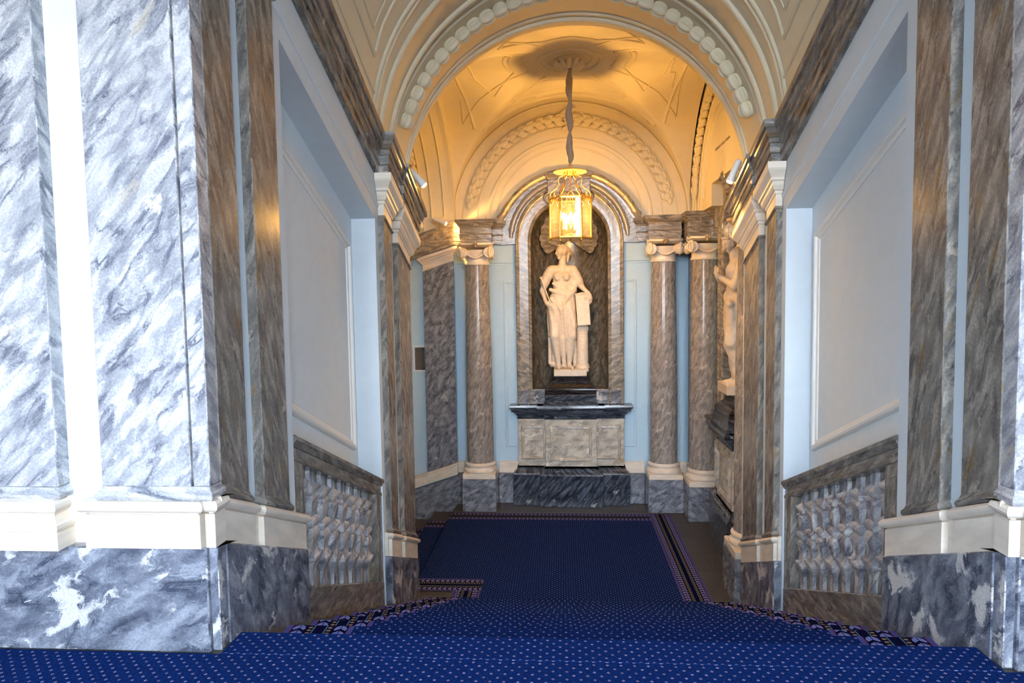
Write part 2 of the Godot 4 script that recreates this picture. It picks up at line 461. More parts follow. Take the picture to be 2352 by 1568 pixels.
# ---------------------------------------------------------------- upper hall (mostly behind the camera, with its windows)
func build_hall() -> void:
	var b := B.new(1)
	b.box(Vector3(-8.2, -1.9, -2.7), Vector3(8.2, -1.6, 3.07))
	tag(obj("floor", b, "stone"), "dark stone floor of the upper hall under the blue carpet", "floor", "", "structure")
	b = B.new(1)
	b.box(Vector3(-8.4, 4.9, -2.9), Vector3(8.4, 5.2, 12.4))
	tag(obj("ceiling_hall", b, "plaster"), "flat plaster ceiling of the upper hall", "ceiling", "", "structure")
	b = B.new(1); b.box(Vector3(-8.4, -6.2, -2.9), Vector3(-8.2, 4.9, 12.4))
	tag(obj("wall_hall_left", b, "paint"), "pale side wall of the upper hall", "wall", "", "structure")
	b = B.new(1); b.box(Vector3(8.2, -6.2, -2.9), Vector3(8.4, 4.9, 12.4))
	tag(obj("wall_hall_right", b, "paint"), "pale opposite side wall of the upper hall", "wall", "", "structure")
	b = B.new(1); b.box(Vector3(-8.4, -6.2, 12.2), Vector3(8.4, 4.9, 12.4))
	tag(obj("wall_outer_back", b, "paint"), "outer wall of the building behind the landing", "wall", "", "structure")
	b = B.new(1); b.box(Vector3(-8.4, -6.4, -2.9), Vector3(8.4, -6.2, 12.4))
	tag(obj("floor_ground", b, "stone"), "stone ground floor below the flights", "floor", "", "structure")
	var xs := [-1.99, 1.21]
	var w := structure("wall_hall_windows", "pale window wall of the upper hall", "wall")
	b = B.new(1)
	b.box(Vector3(-8.4, -6.2, -2.7), Vector3(8.4, -0.7, -2.4)); b.box(Vector3(-8.4, 3.5, -2.7), Vector3(8.4, 4.9, -2.4))
	var e := -8.4
	for x in xs:
		b.box(Vector3(e, -0.7, -2.7), Vector3(x - 0.95, 3.5, -2.4)); e = x + 0.95
	b.box(Vector3(e, -0.7, -2.7), Vector3(8.4, 3.5, -2.4))
	obj("wall_face", b, "paint", w)
	for i in xs.size():
		var x: float = xs[i]
		var wn := structure("window_%d" % (i + 1), "tall hall window number %d with white glazing bars" % (i + 1), "window")
		var f := B.new(1)
		for s in [-1, 1]: f.box(Vector3(x + s * 0.95, -0.7, -2.62), Vector3(x + s * 0.87, 3.5, -2.5), 0.01)
		f.box(Vector3(x - 0.87, -0.7, -2.62), Vector3(x + 0.87, -0.6, -2.5), 0.01); f.box(Vector3(x - 0.87, 3.4, -2.62), Vector3(x + 0.87, 3.5, -2.5), 0.01)
		var wf := obj("frame", f, "wood", wn)
		for q in [-0.29, 0.29]:
			var g := B.new(1)
			g.box(Vector3(x + q - 0.02, -0.6, -2.59), Vector3(x + q + 0.02, 3.4, -2.53)); obj("glazing_bar", g, "wood", wf)
		for y in [0.4, 1.4, 2.4]:
			var g := B.new(1)
			g.box(Vector3(x - 0.87, y - 0.02, -2.585), Vector3(x + 0.87, y + 0.02, -2.535)); obj("glazing_bar", g, "wood", wf)
		var p := B.new(1)
		p.quad(Vector3(x - 0.87, -0.6, -2.56), Vector3(x + 0.87, -0.6, -2.56), Vector3(x + 0.87, 3.4, -2.56), Vector3(x - 0.87, 3.4, -2.56), Vector3(x, 1, -3)); obj("pane", p, "glass", wn)

func build_stairs() -> void:
	var t := structure("floor_stairs", "dark stone steps of the main flight going down to the landing", "stairs")
	for k in range(1, 12):
		var z0 := 3.07 + (k - 1) * 0.366
		var y := -1.6 - 0.15 * k
		var b := B.new(1, 0.0, rnd(k))
		b.box(Vector3(-1.76, y - 0.3, z0), Vector3(1.76, y - 0.03, z0 + 0.366))
		b.box(Vector3(-1.76, y - 0.03, z0 - 0.0), Vector3(1.76, y, z0 + 0.366 + 0.02), 0.008)
		obj("step", b, "stone", t)

# ---------------------------------------------------------------- walls across the view at the head of the stairs
func front_wall(s: float) -> void:
	var side := "left" if s < 0 else "right"
	var w := structure("wall_front_" + side, "pale hall wall with grey marble pilasters on the %s of the stair head" % side, "wall")
	var b := B.new(1)
	b.box(Vector3(s * 1.78, -1.6, 2.99), Vector3(s * 8.2, 4.9, 3.2))
	obj("wall_face", b, "paint", w)
	b = B.new(1, 0.45, Vector2(0.35, 0.1))
	b.box(Vector3(s * 1.745, -1.6, 2.90), Vector3(s * 4.2, -1.11, 3.0), 0.006)
	obj("plinth", b, "slate", w)
	b = B.new(1, 1.1, Vector2(0.9, 0.2))
	b.box(Vector3(s * 1.705, -1.6, 2.925), Vector3(s * 1.748, -1.115, 3.0), 0.004)
	obj("plinth_corner", b, "slate", w)
	# first pilaster, beside the opening
	b = B.new(1, 0.9, Vector2(0.2, 0.55))
	b.box(Vector3(s * 1.80, -0.83, 2.90), Vector3(s * 2.22, 3.6, 3.0), 0.004)
	b.box(Vector3(s * 1.715, -0.83, 2.905), Vector3(s * 1.793, 3.6, 3.0), 0.004)
	b.box(Vector3(s * 1.79, -0.83, 2.925), Vector3(s * 1.81, 3.6, 3.0))
	obj("pilaster", b, "grey", w)
	b = B.new(1, 0.3, Vector2(0.4, 0.1))
	b.v_mould(pf([-0.02, 0.0, 0.015, 0.0, 0.022, 0.015, 0.022, 0.03, 0.01, 0.04, 0.0, 0.06, -0.02, 0.06]), minf(s * 1.715, s * 2.22), maxf(s * 1.715, s * 2.22), 2.90, 3.0, -0.89)
	obj("pilaster_foot", b, "grey", w)
	b = B.new(1, 0.0, rnd(3))
	var base := pf([-0.1, 0.0, 0.0, 0.0, 0.0, 0.155, -0.012, 0.155, -0.012, 0.163, 0.012, 0.168, 0.024, 0.18, 0.028, 0.193, 0.024, 0.206, 0.012, 0.217, -0.02, 0.22, -0.1, 0.22])
	b.v_mould(base, minf(s * 1.76, s * 2.30), maxf(s * 1.76, s * 2.30), 2.885, 3.0, -1.11)
	b.box(Vector3(s * 1.76, -1.11, 2.97), Vector3(s * 2.30, -0.89, 3.0))
	obj("base_moulding", b, "cream", w)
	b = B.new(1, 0.0, rnd(4))
	b.box(Vector3(s * 2.2, -1.11, 2.955), Vector3(s * 2.6, -0.89, 3.0))
	obj("base_moulding", b, "cream", w)
	b = B.new(1, 0.0, rnd(5))
	b.v_mould(base, minf(s * 1.70, s * 1.745), maxf(s * 1.70, s * 1.745), 2.905, 3.0, -1.11)
	obj("base_moulding", b, "cream", w)
	# second pilaster, thicker, on an attic base
	b = B.new(1, 0.8, Vector2(0.75, 0.9))
	b.box(Vector3(s * 2.44, -0.84, 2.915), Vector3(s * 3.15, 3.6, 3.0), 0.004)
	obj("pilaster", b, "grey", w)
	b = B.new(1, 0.3, Vector2(0.1, 0.6))
	b.v_mould(pf([-0.02, 0.0, 0.012, 0.0, 0.018, 0.02, 0.006, 0.035, 0.0, 0.05, -0.02, 0.05]), minf(s * 2.44, s * 3.15), maxf(s * 2.44, s * 3.15), 2.915, 3.0, -0.89)
	obj("pilaster_foot", b, "grey", w)
	b = B.new(1, 0.0, rnd(6))
	b.v_mould(pf([-0.1, 0, 0.06, 0, 0.06, 0.075, 0.05, 0.078, 0.059, 0.088, 0.062, 0.1, 0.059, 0.114, 0.048, 0.124, 0.035, 0.127, 0.026, 0.14, 0.024, 0.152, 0.03, 0.163, 0.038, 0.167, 0.046, 0.175, 0.05, 0.188, 0.045, 0.203, 0.032, 0.214, 0.0, 0.22, -0.1, 0.22]), minf(s * 2.46, s * 3.15), maxf(s * 2.46, s * 3.15), 2.90, 3.0, -1.11)
	b.box(Vector3(s * 2.46, -1.11, 2.90), Vector3(s * 3.15, -0.892, 3.0))
	obj("attic_base", b, "cream", w)

# ---------------------------------------------------------------- raked side walls of the main flight
func stair_side(s: float) -> void:
	var side := "left" if s < 0 else "right"
	var w := structure("wall_" + side, "raked stair wall with marble pilasters and a recessed panel on the %s of the flight" % side, "wall")
	var b := B.new(2)
	b.box(Vector3(s * 1.98, -0.9, 2.99), Vector3(s * 2.24, 4.5, 7.2))
	b.box(Vector3(s * 1.765, -0.9, 3.0), Vector3(s * 1.98, 4.25, 3.98)); b.box(Vector3(s * 1.765, -0.9, 5.97), Vector3(s * 1.98, 4.25, 7.2))
	b.box(Vector3(s * 1.765, 3.52, 3.98), Vector3(s * 1.98, 4.25, 5.97)); b.box(Vector3(s * 1.765, -0.9, 3.98), Vector3(s * 1.98, -0.05, 5.97))
	obj("wall_face", b, "paint", w)
	# frame of the recessed panel: raked bars of one moulding
	b = B.new(2)
	var fp := pf([-0.02, 0.0, 0.016, 0.0, 0.034, 0.012, 0.04, 0.030, 0.034, 0.042, 0.018, 0.05, 0.02, 0.062, 0.014, 0.078, -0.02, 0.08])
	var q := [Vector3(s * 1.985, 1.43, 4.08), Vector3(s * 1.985, 1.43, 5.86), Vector3(s * 1.985, 3.25, 5.86), Vector3(s * 1.985, 3.25, 4.08)]
	var st := []
	for k in 5:
		var d := [Vector3(0, 1, 1), Vector3(0, 1, -1), Vector3(0, -1, -1), Vector3(0, -1, 1), Vector3(0, 1, 1)]
		st.append([q[k % 4], Vector3(-s, 0, 0), d[k]])
	b.sweep(fp, st, false, false, 2.0)
	obj("panel_frame", b, "white", w)
	# bead above the recess
	b = B.new(2)
	b.sweep(pf([-0.01, -0.035, 0.006, -0.03, 0.014, -0.012, 0.014, 0.006, 0.004, 0.02, 0.004, 0.03, -0.01, 0.035]), [[Vector3(s * 1.765, 3.68, 3.9), Vector3(-s, 0, 0), Vector3.UP], [Vector3(s * 1.765, 3.68, 6.05), Vector3(-s, 0, 0), Vector3.UP]])
	obj("bead_moulding", b, "paint", w)
	# plinths and bases
	var base := pf([-0.04, 0.0, 0.0, 0.0, 0.0, 0.155, -0.01, 0.16, 0.012, 0.166, 0.024, 0.178, 0.028, 0.19, 0.024, 0.204, 0.012, 0.215, -0.02, 0.22, -0.04, 0.22])
	for z in [[3.0, 4.0], [6.0, 7.12]]:
		b = B.new(2, 1.0, rnd(int(z[0]) + int(s) * 3))
		b.box(Vector3(s * 1.70, -0.9, z[0]), Vector3(s * 1.78, 0.48, z[1]), 0.006)
		obj("plinth", b, "slate", w)
		b = B.new(2, 0.0, rnd(int(z[0]) + 40))
		b.box(Vector3(s * 1.735, 0.48, z[0]), Vector3(s * 1.77, 0.70, z[1]))
		obj("base_moulding", b, "cream", w)
	var i := 0
	for z in [[2.96, 3.30, 3.30], [3.41, 3.80, 3.985], [6.03, 6.35, 6.35], [6.53, 7.10, 7.10]]:
		i += 1
		b = B.new(2, 0.02, rnd(50 + i))
		b.u_mould(base, s, 1.705, 1.76, z[0], z[2], 0.48)
		b.box(Vector3(s * 1.715, 0.48, z[0] + 0.01), Vector3(s * 1.77, 0.69, z[2] - 0.01))
		obj("base_moulding", b, "cream", w)
		var z0: float = z[0] + 0.035; var z1: float = z[1] - 0.03
		b = B.new(2, 1.25, rnd(60 + i * 2 + int(s)))
		b.box(Vector3(s * 1.71, 0.75, z0), Vector3(s * 1.78, 3.60, z1), 0.004)
		var pi := obj("pilaster", b, "brown", w)
		b = B.new(2, 0.3, rnd(80 + i))
		b.u_mould(pf([-0.02, 0, 0.012, 0, 0.018, 0.015, 0.016, 0.028, 0.004, 0.04, 0.0, 0.055, -0.02, 0.055]), s, 1.71, 1.76, z0, z1, 0.70)
		obj("pilaster_foot", b, "brown", pi)
		b = B.new(2, 0.3, rnd(85 + i))
		b.u_mould(pf([-0.02, -0.03, 0.0, -0.03, 0.004, -0.02, 0.016, -0.012, 0.018, 0.0, 0.012, 0.012, -0.02, 0.012]), s, 1.71, 1.76, z0, z1, 3.58)
		obj("astragal", b, "brown", pi)
		b = B.new(2, 0.0, rnd(90 + i))
		b.u_mould(pf([-0.03, 0.0, 0.004, 0.0, 0.004, 0.10, 0.014, 0.105, 0.016, 0.125, 0.03, 0.13, 0.042, 0.16, 0.046, 0.19, 0.06, 0.195, 0.062, 0.215, 0.075, 0.235, 0.095, 0.26, 0.1, 0.275, 0.1, 0.325, -0.03, 0.325]), s, 1.71, 1.76, z0, z1, 3.59)
		b.box(Vector3(s * 1.72, 3.6, z0 + 0.01), Vector3(s * 1.77, 3.90, z1 - 0.01))
		obj("capital", b, "cream", pi)
	# entablature: over the recess, and breaking forward over the far pilasters
	var ent := pf([-0.06, 0.0, 0.0, 0.0, 0.0, 0.07, 0.012, 0.075, 0.012, 0.15, 0.02, 0.155, 0.024, 0.19, 0.038, 0.2, 0.05, 0.225, 0.056, 0.245, 0.075, 0.255, 0.08, 0.275, 0.08, 0.31, -0.06, 0.31])
	b = B.new(2, 0.15, rnd(101 + int(s)))
	b.sweep(ent, [[Vector3(s * 1.72, 3.92, 2.99), Vector3(-s, 0, 0), Vector3.UP], [Vector3(s * 1.72, 3.92, 6.0), Vector3(-s, 0, 0), Vector3.UP]])
	obj("entablature", b, "brown", w)
	b = B.new(2, 0.15, rnd(104 + int(s)))
	b.u_mould(ent, s, 1.64, 1.76, 5.99, 6.42, 3.92); b.box(Vector3(s * 1.66, 3.925, 6.0), Vector3(s * 1.77, 4.2, 6.41))
	obj("entablature", b, "brown", w)
	b = B.new(2, 0.15, rnd(107 + int(s)))
	b.u_mould(ent, s, 1.62, 1.76, 6.45, 7.14, 3.92); b.box(Vector3(s * 1.64, 3.925, 6.46), Vector3(s * 1.77, 4.2, 7.13))
	obj("entablature", b, "brown", w)
	b = B.new(2, 0.15, rnd(109 + int(s)))
	b.box(Vector3(s * 1.69, 3.92, 6.3), Vector3(s * 1.77, 4.2, 6.6))
	obj("entablature", b, "brown", w)

# ---------------------------------------------------------------- raked barrel vault over the main flight
func vp(z: float, a: float, r := 1.8) -> Vector3:
	return Vector3(r * cos(a), 1.0 + M * (7.2 - z) + r * sin(a), z)

func bud_mesh() -> ArrayMesh:
	# a ribbed seed-pod: lobed round its own axis (x), about 0.13 long
	var b := B.new()
	b.grid(func(u: float, v: float) -> Vector3:
		var th := PI * u; var ph := TAU * v
		var r := 0.070 * pow(sin(th), 0.8) * (0.98 + 0.26 * absf(cos(ph * 4.0)) - 0.10)
		return Vector3(-0.080 * cos(th), r * cos(ph), r * sin(ph)), 10, 32, Vector3(0, 0, 0))
	for i in b.n.size(): b.n[i] = -b.n[i]
	for i in range(0, b.v.size(), 3):
		var v1 := b.v[i + 1]; b.v[i + 1] = b.v[i + 2]; b.v[i + 2] = v1
		var n1 := b.n[i + 1]; b.n[i + 1] = b.n[i + 2]; b.n[i + 2] = n1
		var t1 := b.t[i + 1]; b.t[i + 1] = b.t[i + 2]; b.t[i + 2] = t1
	# little leaves at the joint
	for k in 4:
		var a := TAU * k / 4 + 0.4
		var q := Vector3(0.08, cos(a) * 0.03, sin(a) * 0.03)
		b.tube([q, q + Vector3(0.02, cos(a) * 0.015, sin(a) * 0.015), q + Vector3(0.03, 0, 0)], [0.012, 0.012, 0.003], 5)
	return b.mesh()

func stair_vault() -> void:
	var c := structure("ceiling_stairs", "cream raked barrel vault over the main flight with moulded bands", "ceiling")
	var b := B.new(1)
	b.grid(func(u: float, v: float) -> Vector3: return vp(2.96 + 4.24 * v, PI * u), 48, 24, vp(5.0, PI / 2, 0.0))
	obj("vault_surface", b, "plaster", c)
	b = B.new(1)
	b.grid(func(u: float, v: float) -> Vector3: return vp(2.96 + 4.24 * v, PI * u, 1.92), 24, 2, Vector3(0, 9, 5))
	obj("vault_back", b, "plaster", c)
	# transverse bands round the soffit near the landing: [z, half width, drop]
	var prof := func(hw: float, d: float) -> Array: return pf([0.02, -hw, -d * 0.55, -hw, -d * 0.9, -hw * 0.55, -d, 0.0, -d * 0.9, hw * 0.55, -d * 0.55, hw, 0.02, hw])
	var rev := func(p: Array) -> Array:
		var o := p.duplicate(); o.reverse(); return o
	var lay := func(z: float, hw: float, d: float, m: String, flat: bool, called: String) -> void:
		var bb := B.new(1)
		var st := []
		for k in 49:
			var a := PI * k / 48.0
			st.append([vp(z, a), Vector3(cos(a), sin(a), 0), Vector3(0, -M, 1)])
		var p: Array = pf([0.03, -hw, -d, -hw, -d, hw, 0.03, hw]) if flat else prof.call(hw, d)
		bb.sweep(rev.call(p), st, false, false, 0.3 if not flat else 0.7)
		obj(called, bb, m, c)
	lay.call(6.92, 0.27, 0.03, "plaster", true, "band")
	lay.call(6.45, 0.13, 0.015, "plaster", true, "band")
	for r in [[7.15, 0.03, 0.055], [7.08, 0.018, 0.045], [6.56, 0.026, 0.045], [6.60, 0.012, 0.03], [6.31, 0.028, 0.035], [6.115, 0.016, 0.03], [6.07, 0.016, 0.025]]:
		lay.call(r[0], r[1], r[2], "plaster", false, "moulding")
	# bud garland
	var bm := bud_mesh()
	for k in range(-15, 16):
		if k == 0: continue
		var a := PI / 2 - k * 0.0825
		var o := obj("garland_bud", bm, "plaster", c)
		var p := vp(6.78, a, 1.735)
		var x := Vector3(-sin(a), cos(a), 0) * signf(k) ; var rad := Vector3(cos(a), sin(a), 0)
		o.transform = Transform3D(Basis(x, rad, x.cross(rad)), at(p.x, p.y, p.z))
	# panel mouldings on the vault
	for s in [1.0, -1.0]:
		var line := func(pts: Array, r: float) -> void:
			var w := []
			for i in pts.size() - 1:
				for k in 8:
					var f := k / 8.0
					w.append([lerpf(pts[i][0], pts[i + 1][0], f), lerpf(pts[i][1], pts[i + 1][1], f)])
			w.append(pts[-1])
			var q := []
			for e in w: q.append(vp(e[0], deg_to_rad(e[1] if s > 0 else 180.0 - e[1]), 1.795))
			var bb := B.new(1)
			bb.tube(q, r, 6)
			obj("panel_moulding", bb, "plaster", c)
		line.call([[3.0, 17.8], [5.91, 17.8], [5.87, 25.0], [5.87, 34.0], [5.87, 75.0]], 0.016)
		line.call([[3.0, 22.0], [5.76, 21.5], [5.76, 30.0], [5.75, 75.0]], 0.009)
		line.call([[3.0, 10.8], [6.12, 11.0]], 0.012)

# ---------------------------------------------------------------- landing: floor, piers, groin vault
func gv(x: float, zz: float) -> float:
	var m := minf(absf(x), absf(zz))
	return 1.2 + sqrt(maxf(0.0, 1.88 * 1.88 - m * m))

func landing_shell() -> void:
	var f := structure("floor_landing", "dark stone slabs of the landing floor around the blue carpet", "floor")
	var b := B.new(1)
	b.box(Vector3(-1.88, -3.7, 7.096), Vector3(2.3, -3.404, 11.2))
	obj("floor_bed", b, "stone", f)
	var xe := [-1.88, -1.1, -0.5, 0.45, 1.05, 1.7, 2.3]
	var ze := [7.096, 7.7, 8.3, 8.9, 9.5, 10.1, 10.62, 11.2]
	for i in xe.size() - 1:
		for j in ze.size() - 1:
			b = B.new(1, 0.0, rnd(i * 9 + j))
			b.box(Vector3(xe[i] + 0.002, -3.44, ze[j] + 0.002), Vector3(xe[i + 1] - 0.002, -3.4, ze[j + 1] - 0.002), 0.002)
			obj("slab", b, "stone", f)
	var c := structure("ceiling_landing", "cream groin vault over the landing with moulded panels and a rosette", "ceiling")
	b = B.new(1)
	b.grid(func(u: float, v: float) -> Vector3:
		var x := -1.9 + 3.8 * u; var zz := -1.9 + 3.8 * v
		return Vector3(x, gv(clampf(x, -1.88, 1.88), clampf(zz, -1.88, 1.88)), ZC + zz), 96, 96, Vector3(0, 0.0, ZC))
	obj("vault_surface", b, "plaster", c)
	b = B.new(1)
	b.box(Vector3(-2.4, 3.3, 7.2), Vector3(2.4, 3.4, 11.4))
	obj("vault_back", b, "plaster", c)
	var line := func(pts: Array, r: float, closed := false) -> void:
		var q := []
		var cnt := pts.size() if closed else pts.size() - 1
		for i in cnt:
			for k in 6:
				var p: Vector2 = pts[i].lerp(pts[(i + 1) % pts.size()], k / 6.0)
				q.append(Vector3(p.x, gv(p.x, p.y) - 0.002, ZC + p.y))
		if not closed: q.append(Vector3(pts[-1].x, gv(pts[-1].x, pts[-1].y) - 0.002, ZC + pts[-1].y))
		var bb := B.new(1)
		bb.tube(q, r, 6, closed)
		obj("panel_moulding", bb, "plaster", c)
	var ring := func(r0: float, r: float, a0 := 0.0, a1 := TAU) -> void:
		var q := []
		for k in 33: q.append(Vector2(cos(lerpf(a0, a1, k / 32.0)), sin(lerpf(a0, a1, k / 32.0))) * r0)
		line.call(q, r)
	ring.call(0.42, 0.022); ring.call(0.30, 0.012)
	for a in [0.0, PI]:
		ring.call(0.62, 0.013, a - 0.42, a + 0.42); ring.call(0.86, 0.016, a - 0.36, a + 0.36)
	for k in 4:
		var rot := k * PI / 2
		var R := func(x: float, y: float) -> Vector2: return Vector2(x, y).rotated(rot)
		line.call([R.call(-0.33, 0.74), R.call(0.0, 0.80), R.call(0.33, 0.74), R.call(0.84, 1.06), R.call(0.47, 1.30), R.call(0.0, 1.36), R.call(-0.47, 1.30), R.call(-0.84, 1.06), R.call(-0.33, 0.74)], 0.016)
		line.call([R.call(-1.31, 1.42), R.call(-1.04, 1.46), R.call(-0.6, 1.54), R.call(0.0, 1.60), R.call(0.6, 1.54), R.call(1.04, 1.46), R.call(1.31, 1.42)], 0.024)
		line.call([R.call(0.55, 0.33), R.call(0.9, 0.56), R.call(1.28, 0.88), R.call(1.58, 1.24), R.call(1.56, 0.9), R.call(1.55, 0.5), R.call(1.55, -0.3)], 0.016)
		line.call([R.call(-0.55, 0.33), R.call(-0.9, 0.56), R.call(-1.28, 0.88), R.call(-1.58, 1.24), R.call(-1.56, 0.9)], 0.016)
		line.call([R.call(1.38, 0.1), R.call(1.38, 0.48), R.call(1.45, 0.48), R.call(1.45, 0.78)], 0.012)
	# rosette in the middle
	var ro := B.new(1)
	ro.lathe(pf([0.0, -0.10, 0.05, -0.10, 0.09, -0.085, 0.12, -0.06, 0.15, -0.05, 0.17, -0.03, 0.16, 0.0, 0.16, 0.02]), Vector3(0, 3.08, ZC), 24)
	for k in 12:
		var a := TAU * k / 12
		var d := Vector3(cos(a), 0, sin(a))
		ro.tube([Vector3(0, 2.975, ZC) + d * 0.04, Vector3(0, 2.985, ZC) + d * 0.11, Vector3(0, 3.01, ZC) + d * 0.18, Vector3(0, 3.045, ZC) + d * 0.20], [0.018, 0.035, 0.038, 0.012], 8)
	obj("rosette", ro, "plaster", c)
	# plates with the arches to the two flights
	for e in 2:
		var st := []
		for k in 49:
			var a := PI * k / 48.0
			if e == 0: st.append([Vector3(0, 1.0, 7.27), Vector3(cos(a), sin(a), 0), Vector3(0, 0, 1)])
			else: st.append([Vector3(-1.89, 1.0, ZC), Vector3(0, sin(a), cos(a)), Vector3(1, 0, 0)])
		b = B.new(1)
		b.sweep(pf([1.80, -0.075, 2.45, -0.075, 2.45, 0.06, 1.80, 0.06, 1.80, -0.075]), st, false, false)
		obj("arch_band", b, "plaster", c)
	# near wall of the landing: piers on both sides of the opening
	var w := structure("wall_landing_near", "wall piers on the near side of the landing beside the main flight", "wall")
	for s in [-1.0, 1.0]:
		b = B.new(1)
		b.box(Vector3(s * 1.775, -3.4, 7.16), Vector3(s * 2.4, 1.4, 7.34))
		obj("pier", b, "paint", w)

func l_mould(b: B, prof: Array, x0: float, x1: float, zf: float, y: float, zw := 0.0) -> void:
	b.sweep(prof, [[Vector3(x0, y, zw), Vector3(-1, 0, 0), Vector3.UP], [Vector3(x0, y, zf), Vector3(-1, 0, 1), Vector3.UP],
		[Vector3(x1, y, zf), Vector3(1, 0, 1), Vector3.UP], [Vector3(x1, y, zw), Vector3(1, 0, 0), Vector3.UP]], false, false, 2.0)

func rect_frame(b: B, x0: float, x1: float, y0: float, y1: float, z: float, w := 0.045, h := 0.018) -> void:
	var p := pf([-0.01, 0.0, h * 0.6, 0.0, h, w * 0.25, h * 0.7, w * 0.5, h * 0.75, w * 0.7, h * 0.2, w, -0.01, w])
	var q := [Vector3(x0, y0, z), Vector3(x1, y0, z), Vector3(x1, y1, z), Vector3(x0, y1, z)]
	var d := [Vector3(1, 1, 0), Vector3(-1, 1, 0), Vector3(-1, -1, 0), Vector3(1, -1, 0)]
	var st := []
	for k in 5: st.append([q[k % 4], Vector3(0, 0, 1), d[k % 4]])
	b.sweep(p, st, false, false, 2.0)

func ent_profile() -> Array:
	return pf([-0.06, 0.0, 0.0, 0.0, 0.0, 0.055, 0.01, 0.06, 0.01, 0.125, 0.02, 0.13, 0.024, 0.145, 0.006, 0.15, 0.006, 0.235, 0.016, 0.24, 0.02, 0.26, 0.04, 0.275, 0.05, 0.30, 0.066, 0.31, 0.07, 0.33, 0.075, 0.36, -0.06, 0.36])

func back_frame() -> Transform3D:
	return Transform3D(Basis(), at(0, 0, ZB))

func right_frame() -> Transform3D:
	return Transform3D(Basis(Vector3(0, 0, 1), Vector3.UP, Vector3(-1, 0, 0)), at(2.19, 0, 9.04))

